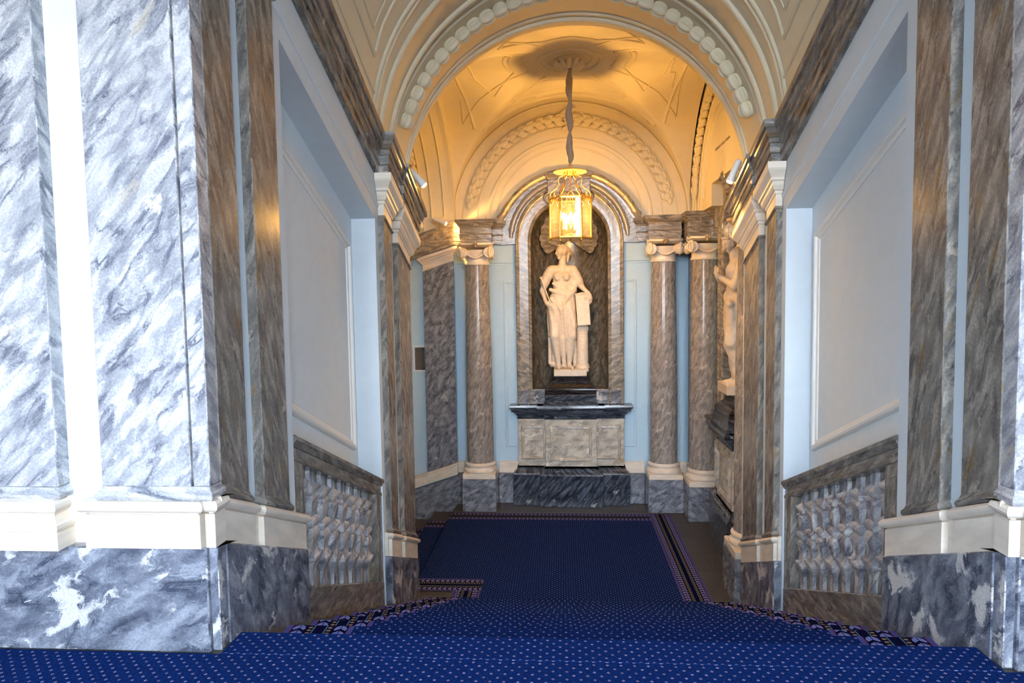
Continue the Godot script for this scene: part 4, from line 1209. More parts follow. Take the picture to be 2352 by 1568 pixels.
		b.box(Vector3(-0.34, 1.83, 0), Vector3(0.34, 1.915, 0.21))
		obj("keystone_cornice", b, "frame", ks)
		for s in [-1.0, 1.0]:
			b = B.new(0)
			volute(b, Vector3(s * 0.31, 1.535, 0.17), Vector3(0, 0, 1), s, 0.075)
			obj("scroll", b, "frame", ks)
		b = B.new(0)
		b.tube([Vector3(-0.30, 1.55, 0.12), Vector3(-0.15, 1.60, 0.15), Vector3(0.15, 1.60, 0.15), Vector3(0.30, 1.55, 0.12)], 0.045, 8)
		obj("scroll_roll", b, "frame", ks)
		b = B.new(0)
		sdf(b, [[Vector3(0, 1.50, 0.16), Vector3(0, 1.44, 0.18), 0.11, 0.08], [Vector3(0, 1.50, 0.26), Vector3(0, 1.455, 0.285), 0.015, 0.022], [Vector3(-0.05, 1.53, 0.245), Vector3(0.05, 1.53, 0.245), 0.02, 0.02],
			[Vector3(-0.09, 1.58, 0.18), Vector3(0.09, 1.58, 0.18), 0.06, 0.06], [Vector3(-0.12, 1.52, 0.15), Vector3(-0.11, 1.36, 0.14), 0.045, 0.03], [Vector3(0.12, 1.52, 0.15), Vector3(0.11, 1.36, 0.14), 0.045, 0.03],
			[Vector3(-0.03, 1.41, 0.25), Vector3(0.03, 1.41, 0.25), 0.016, 0.016], [Vector3(0, 1.37, 0.22), Vector3(0, 1.36, 0.22), 0.035, 0.03]], 0.012, 0.018)
		obj("carved_mask", b, "frame", ks)
		# console below the niche
		var c := thing("console", "veined marble console with dark base below the back wall niche" if e == 0 else "marble console with dark base against the side wall niche", "console", xf, "marble consoles")
		for g in [[0.94, 0.20, 430], [0.51, 0.29, 431]]:
			b = B.new(0, 0.9, rnd(g[2]))
			b.box(Vector3(-g[0], -3.4, 0), Vector3(g[0], -2.89, g[1]), 0.006)
			l_mould(b, pf([-0.05, 0, 0, 0, -0.004, 0.02, -0.02, 0.035, -0.045, 0.05, -0.06, 0.08, -0.06, 0.1, -0.075, 0.105, -0.075, 0.14, -0.1, 0.14]), -g[0], g[0], g[1], -2.89)
			b.box(Vector3(-g[0] + 0.07, -2.9, 0), Vector3(g[0] - 0.07, -2.752, g[1] - 0.075))
			obj("base", b, "dark", c)
		for g in [[0.855, 0.13, 433], [0.41, 0.205, 434]]:
			b = B.new(0, 0.3, rnd(g[2]))
			b.box(Vector3(-g[0], -2.76, 0), Vector3(g[0], -1.98, g[1]), 0.004)
			obj("body", b, "beige", c)
		b = B.new(0, 0.6, rnd(435))
		rect_frame(b, -0.335, 0.335, -2.66, -2.09, 0.203, 0.05, 0.034)
		obj("panel_frame", b, "beige", c)
		for s in [-1.0, 1.0]:
			b = B.new(0, 0.6, rnd(436))
			rect_frame(b, minf(s * 0.40, s * 0.80), maxf(s * 0.40, s * 0.80), -2.64, -2.09, 0.128, 0.05, 0.034)
			obj("panel_frame", b, "beige", c)
		var sh := pf([-0.05, 0.0, 0.01, 0.0, 0.014, 0.014, 0.004, 0.02, 0.012, 0.05, 0.035, 0.085, 0.065, 0.11, 0.068, 0.125, 0.10, 0.13, 0.104, 0.165, 0.115, 0.175, 0.128, 0.18, 0.132, 0.2, 0.128, 0.23, -0.05, 0.23])
		for g in [[0.855, 0.13, 437], [0.41, 0.205, 438]]:
			b = B.new(0, 0.1, rnd(g[2]))
			l_mould(b, sh, -g[0], g[0], g[1], -1.985)
			b.box(Vector3(-g[0] - 0.10, -1.86, 0), Vector3(g[0] + 0.10, -1.757, g[1] + 0.10))
			obj("shelf", b, "dark", c)
		# pedestal stack that carries the statue
		var p := thing("statue_pedestal", "dark polished stepped pedestal under the standing statue" if e == 0 else "dark polished stepped pedestal under the side statue", "pedestal", xf * Transform3D(Basis(), Vector3(0, -1.755, 0)), "statue pedestals")
		b = B.new(0, 0.4, rnd(440))
		b.box(Vector3(-0.41, 0.0, -0.3), Vector3(0.41, 0.17, 0.26), 0.006)
		l_mould(b, pf([-0.05, 0, 0.03, 0, 0.03, 0.03, 0.015, 0.04, 0.0, 0.07, -0.05, 0.07]), -0.41, 0.41, 0.26, 0.0, -0.3)
		obj("block", b, "dark", p)
		b = B.new(0, 0.2, rnd(441))
		l_mould(b, pf([-0.2, 0.0, 0.0, 0.0, 0.0, 0.07, -0.015, 0.075, -0.02, 0.095, -0.06, 0.12, -0.10, 0.16, -0.115, 0.21, -0.2, 0.21]), -0.41, 0.41, 0.245, 0.17, -0.3)
		b.box(Vector3(-0.3, 0.17, -0.3), Vector3(0.3, 0.375, 0.13))
		obj("waist", b, "black", p)
		b = B.new(0, 0.2, rnd(442))
		l_mould(b, pf([-0.05, 0.0, 0.0, 0.0, 0.0, 0.05, 0.015, 0.06, 0.02, 0.075, 0.02, 0.09, -0.05, 0.09]), -0.28, 0.28, 0.12, 0.365, -0.3)
		b.box(Vector3(-0.29, 0.37, -0.3), Vector3(0.29, 0.453, 0.13))
		obj("top", b, "black", p)

# ---------------------------------------------------------------- signed distance meshing
func sdf(b: B, bones: Array, cell: float, k: float, fold = null) -> void:
	var lo := Vector3(1e9, 1e9, 1e9); var hi := -lo
	for e in bones:
		var r := maxf(e[2], e[3]) + 0.02
		for q in 2:
			lo = lo.min(e[q] - Vector3(r, r, r)); hi = hi.max(e[q] + Vector3(r, r, r))
	lo -= Vector3.ONE * cell * 3; hi += Vector3.ONE * cell * 3
	var nx := int((hi.x - lo.x) / cell) + 1; var ny := int((hi.y - lo.y) / cell) + 1; var nz := int((hi.z - lo.z) / cell) + 1
	var F := PackedFloat32Array()
	F.resize(nx * ny * nz)
	F.fill(1.0)
	for e in bones:
		var a: Vector3 = e[0]; var c: Vector3 = e[1]; var ra: float = e[2]; var rb: float = e[3]
		var sq: Vector3 = e[4] if e.size() > 4 else Vector3.ONE     # squash: distances are stretched by this per axis
		var r := maxf(ra, rb) / minf(sq.x, minf(sq.y, sq.z)) + k + cell * 2
		var l2 := a.min(c) - Vector3(r, r, r); var h2 := a.max(c) + Vector3(r, r, r)
		var i0 := maxi(0, int((l2.x - lo.x) / cell)); var i1 := mini(nx - 1, int((h2.x - lo.x) / cell) + 1)
		var j0 := maxi(0, int((l2.y - lo.y) / cell)); var j1 := mini(ny - 1, int((h2.y - lo.y) / cell) + 1)
		var k0 := maxi(0, int((l2.z - lo.z) / cell)); var k1 := mini(nz - 1, int((h2.z - lo.z) / cell) + 1)
		var d := (c - a) * sq
		var dd := maxf(d.length_squared(), 1e-9)
		for i in range(i0, i1 + 1):
			for j in range(j0, j1 + 1):
				var base := (i * ny + j) * nz
				for m in range(k0, k1 + 1):
					var p := (Vector3(lo.x + i * cell, lo.y + j * cell, lo.z + m * cell) - a) * sq
					var h := clampf(p.dot(d) / dd, 0.0, 1.0)
					var v := (p - d * h).length() - lerpf(ra, rb, h)
					var o := F[base + m]
					var w := k - absf(o - v)
					F[base + m] = minf(o, v) - (w * w * 0.25 / k if w > 0.0 else 0.0)
	if fold != null:
		for i in nx:
			for j in ny:
				var base := (i * ny + j) * nz
				for m in nz:
					if absf(F[base + m]) < 0.05: F[base + m] += fold.call(Vector3(lo.x + i * cell, lo.y + j * cell, lo.z + m * cell))
	# surface nets
	var id := {}
	var P := PackedVector3Array(); var N := PackedVector3Array()
	var sx := ny * nz; var sy := nz
	var corner := [0, 1, sy, sy + 1, sx, sx + 1, sx + sy, sx + sy + 1]
	var edges := [[0, 1], [2, 3], [4, 5], [6, 7], [0, 2], [1, 3], [4, 6], [5, 7], [0, 4], [1, 5], [2, 6], [3, 7]]
	for i in nx - 1:
		for j in ny - 1:
			var base := i * sx + j * sy
			for m in nz - 1:
				var q := base + m
				var f0 := F[q]
				if f0 > 0.06 or f0 < -0.06: continue
				var s0 := f0 < 0.0
				if s0 == (F[q + 1] < 0.0) and s0 == (F[q + sy] < 0.0) and s0 == (F[q + sy + 1] < 0.0) and s0 == (F[q + sx] < 0.0) and s0 == (F[q + sx + 1] < 0.0) and s0 == (F[q + sx + sy] < 0.0) and s0 == (F[q + sx + sy + 1] < 0.0): continue
				var acc := Vector3.ZERO; var cnt := 0
				for e in edges:
					var fa := F[q + corner[e[0]]]; var fb := F[q + corner[e[1]]]
					if (fa < 0.0) != (fb < 0.0):
						var h := fa / (fa - fb)
						var pa := Vector3(e[0] >> 2, (e[0] >> 1) & 1, e[0] & 1); var pb := Vector3(e[1] >> 2, (e[1] >> 1) & 1, e[1] & 1)
						acc += pa.lerp(pb, h); cnt += 1
				id[q] = P.size()
				P.append(lo + (Vector3(i, j, m) + acc / cnt) * cell)
				var g := Vector3(F[q + sx] + F[q + sx + sy] + F[q + sx + 1] + F[q + sx + sy + 1] - F[q] - F[q + sy] - F[q + 1] - F[q + sy + 1],
					F[q + sy] + F[q + sx + sy] + F[q + sy + 1] + F[q + sx + sy + 1] - F[q] - F[q + sx] - F[q + 1] - F[q + sx + 1],
					F[q + 1] + F[q + sx + 1] + F[q + sy + 1] + F[q + sx + sy + 1] - F[q] - F[q + sx] - F[q + sy] - F[q + sx + sy])
				N.append(g.normalized())
	for q in id:
		var s0 := F[q] < 0.0
		for ax in 3:
			var st: int = [sx, sy, 1][ax]; var u: int = [sy, 1, sx][ax]; var w: int = [1, sx, sy][ax]
			if s0 != (F[q + st] < 0.0) and id.has(q - u) and id.has(q - w) and id.has(q - u - w):
				var A: int = id[q]; var Bq: int = id[q - u]; var C: int = id[q - u - w]; var D: int = id[q - w]
				var ua := b.uvat(P[A], N[A]); var ub := b.uvat(P[Bq], N[A]); var uc := b.uvat(P[C], N[A]); var ud := b.uvat(P[D], N[A])
				b.tri(P[A], P[Bq], P[C], N[A], N[Bq], N[C], ua, ub, uc); b.tri(P[A], P[C], P[D], N[A], N[C], N[D], ua, uc, ud)

func head_bones(c: Vector3, turn: float, tilt: float, s := 1.0) -> Array:
	# head about 0.24 high, centred on c, looking towards +z before the turn
	var bs := Basis(Vector3.UP, turn) * Basis(Vector3.RIGHT, tilt)
	var o := []
	for e in [
		[0, 0.045, -0.02, 0, 0.03, 0.01, 0.092, 0.082], [0, 0.0, 0.03, 0, -0.07, 0.05, 0.066, 0.036], [0, -0.092, 0.062, 0, -0.095, 0.066, 0.02, 0.018],
		[0, 0.03, 0.088, 0, -0.022, 0.112, 0.011, 0.016], [-0.03, 0.036, 0.078, 0.03, 0.036, 0.078, 0.017, 0.017], [-0.018, -0.055, 0.088, 0.018, -0.055, 0.088, 0.011, 0.011],
		[-0.042, -0.008, 0.062, -0.036, -0.04, 0.058, 0.028, 0.018], [0.042, -0.008, 0.062, 0.036, -0.04, 0.058, 0.028, 0.018],
		[-0.082, 0.005, 0.0, -0.08, -0.03, 0.004, 0.014, 0.01], [0.082, 0.005, 0.0, 0.08, -0.03, 0.004, 0.014, 0.01]]:
		o.append([c + bs * Vector3(e[0], e[1], e[2]) * s, c + bs * Vector3(e[3], e[4], e[5]) * s, e[6] * s, e[7] * s])
	return o

func hair_bones(c: Vector3, turn: float, tilt: float, s := 1.0) -> Array:
	var bs := Basis(Vector3.UP, turn) * Basis(Vector3.RIGHT, tilt)
	var o := []
	for k in 9:      # waves swept back from the brow
		var a := lerpf(-1.25, 1.25, k / 8.0)
		o.append([c + bs * Vector3(sin(a) * 0.075, 0.075 + cos(a) * 0.035, 0.055 - absf(a) * 0.03) * s, c + bs * Vector3(sin(a) * 0.05, 0.03 + cos(a) * 0.03, -0.10) * s, 0.022 * s, 0.028 * s])
	o.append([c + bs * Vector3(0, 0.03, -0.12) * s, c + bs * Vector3(0, -0.02, -0.125) * s, 0.05 * s, 0.04 * s])
	o.append([c + bs * Vector3(0.04, -0.04, -0.10) * s, c + bs * Vector3(0.055, -0.15, -0.07) * s, 0.022 * s, 0.014 * s])
	o.append([c + bs * Vector3(-0.03, -0.04, -0.10) * s, c + bs * Vector3(-0.03, -0.13, -0.08) * s, 0.022 * s, 0.014 * s])
	return o

# palm from wrist along d, five fingers; n is the back of the hand, th the thumb side
func hand_bones(w: Vector3, d: Vector3, n: Vector3, th: Vector3, curl: float) -> Array:
	d = d.normalized(); n = n.normalized(); th = th.normalized()
	var o := [[w, w + d * 0.075, 0.027, 0.032, Vector3.ONE], [w + th * 0.018 + d * 0.02, w + th * 0.03 + d * 0.07, 0.02, 0.02], [w - th * 0.018 + d * 0.02, w - th * 0.03 + d * 0.07, 0.02, 0.018]]
	var ln := [0.085, 0.095, 0.09, 0.07]
	for k in 4:
		var off := th * (0.036 - 0.024 * k)
		var a := w + d * (0.088 - 0.004 * absf(k - 1)) + off
		var d1 := (d - n * curl).normalized(); var d2 := (d - n * curl * 2.4).normalized(); var d3 := (d - n * curl * 4.0).normalized()
		var L: float = ln[k]
		var p1 := a + d1 * L * 0.45; var p2 := p1 + d2 * L * 0.32; var p3 := p2 + d3 * L * 0.25
		o.append([a, p1, 0.0115, 0.0105]); o.append([p1, p2, 0.0105, 0.0095]); o.append([p2, p3, 0.0095, 0.0075])
	var t0 := w + d * 0.03 + th * 0.035
	var t1 := t0 + (d * 0.6 + th * 0.8).normalized() * 0.045
	var t2 := t1 + (d * 0.95 + th * 0.2 - n * curl).normalized() * 0.038
	o.append([t0, t1, 0.014, 0.0125]); o.append([t1, t2, 0.0125, 0.009])
	return o

func statues() -> void:
	# draped woman, weight on one leg, hand resting on a tablet on a column stump
	var V := func(x: float, y: float, z: float) -> Vector3: return Vector3(x, y, z)
	var t := thing("statue", "cream marble statue of a draped woman resting her hand on a tablet", "statue", back_frame() * Transform3D(Basis(), Vector3(0, -1.30, -0.06)), "niche statues")
	var b := B.new(0)
	b.box(Vector3(-0.265, 0.0, -0.22), Vector3(0.265, 0.108, 0.17), 0.008)
	b.box(Vector3(0.2, 0.055, -0.22), Vector3(0.30, 0.112, 0.10), 0.02)
	obj("plinth", b, "statue", t)
	var g := 0.10     # feet level
	var J := func(x: float, y: float, z: float) -> Vector3: return Vector3(x, y + g, z)
	var body := [
		# torso
		[J.call(-0.12, 1.50, 0.0), J.call(-0.125, 1.30, 0.01), 0.125, 0.115, Vector3(0.85, 1, 1.12)], [J.call(-0.125, 1.30, 0.01), J.call(-0.15, 1.06, 0.0), 0.115, 0.165, Vector3(0.9, 1, 1.1)],
		[J.call(-0.28, 1.625, -0.01), J.call(0.05, 1.62, -0.01), 0.068, 0.068], [J.call(-0.12, 1.55, 0.0), J.call(-0.105, 1.78, 0.0), 0.075, 0.055],
		[J.call(-0.195, 1.515, 0.095), J.call(-0.19, 1.49, 0.10), 0.064, 0.05], [J.call(-0.055, 1.51, 0.10), J.call(-0.05, 1.485, 0.105), 0.064, 0.05],
		# arms
		[J.call(-0.31, 1.61, -0.01), J.call(-0.40, 1.40, -0.02), 0.068, 0.06], [J.call(-0.40, 1.40, -0.02), J.call(-0.435, 1.27, 0.0), 0.056, 0.046], [J.call(-0.435, 1.27, 0.0), J.call(-0.375, 1.09, 0.12), 0.048, 0.03],
		[J.call(0.07, 1.61, -0.02), J.call(0.15, 1.42, -0.04), 0.066, 0.06], [J.call(0.15, 1.42, -0.04), J.call(0.19, 1.35, -0.03), 0.056, 0.047], [J.call(0.19, 1.35, -0.03), J.call(0.32, 1.215, 0.07), 0.047, 0.03],
		# sleeves
		[J.call(-0.345, 1.54, -0.01), J.call(-0.395, 1.42, -0.01), 0.078, 0.076], [J.call(0.10, 1.54, -0.02), J.call(0.145, 1.43, -0.03), 0.076, 0.078], [J.call(0.10, 1.42, 0.0), J.call(0.06, 1.22, 0.02), 0.05, 0.04],
		# legs under the cloth
		[J.call(-0.22, 1.0, 0.02), J.call(-0.245, 0.56, 0.10), 0.145, 0.088], [J.call(-0.245, 0.56, 0.10), J.call(-0.19, 0.10, 0.04), 0.078, 0.04], [J.call(-0.24, 0.42, 0.05), J.call(-0.22, 0.3, 0.04), 0.062, 0.055],
		[J.call(-0.05, 1.0, 0.02), J.call(0.02, 0.56, 0.07), 0.145, 0.09], [J.call(0.02, 0.56, 0.07), J.call(-0.01, 0.11, 0.0), 0.075, 0.04], [J.call(0.02, 0.42, 0.03), J.call(0.005, 0.3, 0.02), 0.06, 0.055],
		# feet
		[J.call(-0.19, 0.05, 0.02), J.call(-0.18, 0.028, 0.15), 0.042, 0.03], [J.call(-0.19, 0.04, -0.01), J.call(-0.19, 0.03, -0.01), 0.036, 0.036], [J.call(-0.01, 0.05, -0.01), J.call(0.035, 0.028, 0.13), 0.042, 0.03], [J.call(-0.01, 0.04, -0.03), J.call(-0.01, 0.03, -0.03), 0.036, 0.036],
		# skirt mass, rolled waist, hanging folds
		[J.call(-0.14, 1.12, -0.01), J.call(-0.12, 0.80, -0.02), 0.185, 0.15, Vector3(0.95, 1, 1.15)], [J.call(-0.30, 1.30, 0.10), J.call(-0.02, 1.19, 0.125), 0.03, 0.04], [J.call(-0.26, 1.40, 0.09), J.call(0.03, 1.23, 0.12), 0.022, 0.035], [J.call(-0.02, 1.2, 0.12), J.call(0.06, 1.26, 0.09), 0.04, 0.04],
		[J.call(-0.02, 1.19, 0.14), J.call(-0.13, 0.98, 0.16), 0.025, 0.025], [J.call(-0.30, 1.16, 0.10), J.call(-0.13, 0.97, 0.17), 0.022, 0.024], [J.call(-0.13, 0.97, 0.16), J.call(-0.11, 0.50, 0.09), 0.032, 0.04], [J.call(-0.11, 0.50, 0.09), J.call(-0.10, 0.06, -0.01), 0.045, 0.035],
		[J.call(0.0, 1.18, 0.12), J.call(0.075, 0.72, 0.10), 0.026, 0.03], [J.call(0.04, 1.18, 0.10), J.call(0.10, 0.70, 0.06), 0.026, 0.03], [J.call(-0.33, 0.95, 0.0), J.call(-0.32, 0.56, 0.02), 0.05, 0.035],
		# cloth falling behind
		[J.call(-0.26, 0.75, -0.09), J.call(-0.29, 0.08, -0.10), 0.08, 0.055], [J.call(-0.33, 0.60, -0.04), J.call(-0.33, 0.10, -0.02), 0.03, 0.035], [J.call(-0.28, 0.08, -0.04), J.call(-0.16, 0.04, -0.04), 0.055, 0.045], [J.call(-0.1, 0.75, -0.13), J.call(-0.08, 0.05, -0.14), 0.10, 0.07], [J.call(0.05, 0.7, -0.13), J.call(0.10, 0.06, -0.13), 0.07, 0.05],
		[J.call(0.0, 1.38, -0.05), J.call(-0.02, 0.95, -0.05), 0.11, 0.13]]
	sdf(b_new(t, "body"), body, 0.0115, 0.028, func(p: Vector3) -> float:
		var y := p.y - g
		var w := ss(1.28, 1.1, y) * ss(0.5, 0.62, y)
		var x := p.x + 0.12
		var f := 0.012 * (absf(sin(x * 34.0 + y * 5.0 + sin(y * 6.0) * 1.2)) - 0.5) * w
		f += 0.004 * sin((y * 0.8 + x * 0.75) * 62.0) * ss(1.2, 1.26, y) * ss(1.42, 1.36, y)
		f += 0.006 * sin(p.x * 85.0 + y * 4.0) * ss(0.55, 0.4, y) * ss(0.05, -0.03, p.z)
		return f)
	commit_pending("statue")
	var hc: Vector3 = J.call(-0.115, 1.895, 0.02)
	var hb := b_new(t, "head")
	sdf(hb, head_bones(hc, -1.0, 0.0) + [[J.call(-0.10, 1.82, -0.01), J.call(-0.11, 1.68, -0.005), 0.055, 0.06]], 0.0055, 0.014)
	commit_pending("statue")
	sdf(b_new(t, "hair"), hair_bones(hc, -1.0, 0.0), 0.006, 0.012)
	commit_pending("statue")
	sdf(b_new(t, "hand"), hand_bones(J.call(-0.375, 1.09, 0.12), Vector3(0.85, -0.7, 0.25), Vector3(-0.1, 0.4, 0.9), Vector3(0.4, 0.7, 0.1), 0.35) + [[J.call(-0.395, 1.14, 0.09), J.call(-0.372, 1.085, 0.122), 0.034, 0.028]], 0.0055, 0.007)
	commit_pending("statue")
	sdf(b_new(t, "hand"), hand_bones(J.call(0.32, 1.215, 0.07), Vector3(0.0, -0.95, 0.12), Vector3(0.35, 0.1, 0.9), Vector3(-0.9, 0, 0.2), 0.25) + [[J.call(0.295, 1.245, 0.05), J.call(0.321, 1.21, 0.071), 0.034, 0.028]], 0.0055, 0.007)
	commit_pending("statue")
	b = B.new(0)
	b.tube([J.call(-0.455, 1.49, 0.08), J.call(-0.36, 1.22, 0.14), J.call(-0.27, 0.985, 0.17)], [0.013, 0.011, 0.007], 8)
	b.tube([J.call(-0.462, 1.505, 0.08), J.call(-0.452, 1.48, 0.08)], [0.024, 0.018], 8)
	obj("stylus", b, "statue", t)
	b = B.new(0)
	b.lathe(pf([0.115, 0.108, 0.118, 0.13, 0.11, 0.16, 0.108, 0.175, 0.095, 0.185, 0.094, 0.6, 0.09, 0.68, 0.098, 0.685, 0.098, 0.70, 0.09, 0.705, 0.09, 0.80, 0.10, 0.815, 0.10, 0.84, 0.0, 0.84]), Vector3(0.205, 0, -0.05), 28)
	for k in 10:
		var a := TAU * k / 10
		b.tube([Vector3(0.205 + cos(a) * 0.09, 0.725, -0.05 + sin(a) * 0.09), Vector3(0.205 + cos(a) * 0.09, 0.785, -0.05 + sin(a) * 0.09)], 0.012, 6)
	obj("column_stump", b, "statue", t)
	b = B.new(0)
	b.box(Vector3(-0.105, -0.25, -0.016), Vector3(0.105, 0.25, 0.016), 0.006)
	b.tube([Vector3(-0.11, 0.25, 0), Vector3(0.0, 0.262, 0.01), Vector3(0.11, 0.245, 0)], [0.02, 0.024, 0.018], 8)
	b.box(Vector3(-0.02, 0.10, 0.012), Vector3(0.005, 0.12, 0.022), 0.003)
	var o := obj("tablet", b, "statue", t)
	o.transform = Transform3D(Basis(Vector3.BACK, 0.06) * Basis(Vector3.RIGHT, -0.10), J.call(0.215, 0.965, 0.095))
	# second figure: bowed, arms folded to the chin
	t = thing("statue", "marble statue of a bowed draped figure with folded arms, half hidden in the side niche", "statue", right_frame() * Transform3D(Basis(), Vector3(0, -1.30, 0.04)), "niche statues")
	b = B.new(0)
	b.box(Vector3(-0.265, 0.0, -0.22), Vector3(0.265, 0.13, 0.2), 0.008)
	obj("plinth", b, "statue", t)
	body = [
		[J.call(0, 1.48, 0.02), J.call(0, 1.25, 0.02), 0.14, 0.12], [J.call(0, 1.25, 0.02), J.call(0, 1.0, 0.0), 0.12, 0.17], [J.call(-0.17, 1.58, 0.0), J.call(0.17, 1.58, 0.0), 0.075, 0.075], [J.call(0, 1.56, 0.02), J.call(0, 1.72, 0.06), 0.08, 0.06],
		[J.call(-0.2, 1.57, 0.0), J.call(-0.26, 1.30, 0.09), 0.07, 0.055], [J.call(-0.26, 1.30, 0.09), J.call(-0.03, 1.38, 0.24), 0.055, 0.036], [J.call(0.2, 1.57, 0.0), J.call(0.25, 1.28, 0.10), 0.07, 0.055], [J.call(0.25, 1.28, 0.10), J.call(0.02, 1.42, 0.25), 0.055, 0.036],
		[J.call(-0.09, 1.0, 0.01), J.call(-0.11, 0.55, 0.05), 0.15, 0.10], [J.call(-0.11, 0.55, 0.05), J.call(-0.1, 0.08, 0.0), 0.085, 0.05], [J.call(0.09, 1.0, 0.01), J.call(0.12, 0.55, 0.11), 0.15, 0.10], [J.call(0.12, 0.55, 0.11), J.call(0.11, 0.08, 0.02), 0.085, 0.05],
		[J.call(0.0, 1.05, -0.02), J.call(0.0, 0.15, -0.06), 0.2, 0.15, Vector3(0.9, 1, 1.2)], [J.call(-0.24, 1.15, 0.08), J.call(0.2, 1.05, 0.15), 0.045, 0.05], [J.call(0.2, 1.05, 0.14), J.call(0.13, 0.3, 0.08), 0.035, 0.04], [J.call(-0.2, 1.2, 0.10), J.call(-0.02, 0.5, 0.10), 0.035, 0.05], [J.call(0.0, 1.75, -0.04), J.call(0.0, 1.5, -0.07), 0.10, 0.13],
		[J.call(-0.1, 0.045, 0.0), J.call(-0.11, 0.03, 0.14), 0.045, 0.03], [J.call(0.11, 0.045, 0.02), J.call(0.12, 0.03, 0.17), 0.045, 0.03]]
	sdf(b_new(t, "body"), body, 0.013, 0.03, func(p: Vector3) -> float:
		var y := p.y - g
		return 0.015 * (absf(sin(p.x * 26.0 + p.z * 14.0 + y * 9.0)) - 0.5) * ss(1.32, 1.15, y) * ss(0.1, 0.25, y))
	commit_pending("statue")
	sdf(b_new(t, "head"), head_bones(J.call(0, 1.83, 0.10), 0.15, 0.5), 0.006, 0.014)
	commit_pending("statue")
	sdf(b_new(t, "hair"), hair_bones(J.call(0, 1.83, 0.10), 0.15, 0.5), 0.007, 0.012)
	commit_pending("statue")
	for s in [-1.0, 1.0]:
		sdf(b_new(t, "hand"), hand_bones(J.call(s * 0.025, 1.40 + 0.02 * s, 0.245), Vector3(-s * 0.6, 0.55, 0.35), Vector3(s * 0.3, -0.2, 0.9), Vector3(s * 0.3, 0.8, 0), 0.3) + [[J.call(s * 0.07, 1.37, 0.215), J.call(s * 0.025, 1.40 + 0.02 * s, 0.245), 0.036, 0.03]], 0.006, 0.007)
		commit_pending("statue")

var pend_b: B
var pend_t: Node3D
var pend_n := ""
func b_new(t: Node3D, called: String) -> B:
	pend_b = B.new(0); pend_t = t; pend_n = called
	return pend_b
func commit_pending(m: String) -> void:
	obj(pend_n, pend_b, m, pend_t)

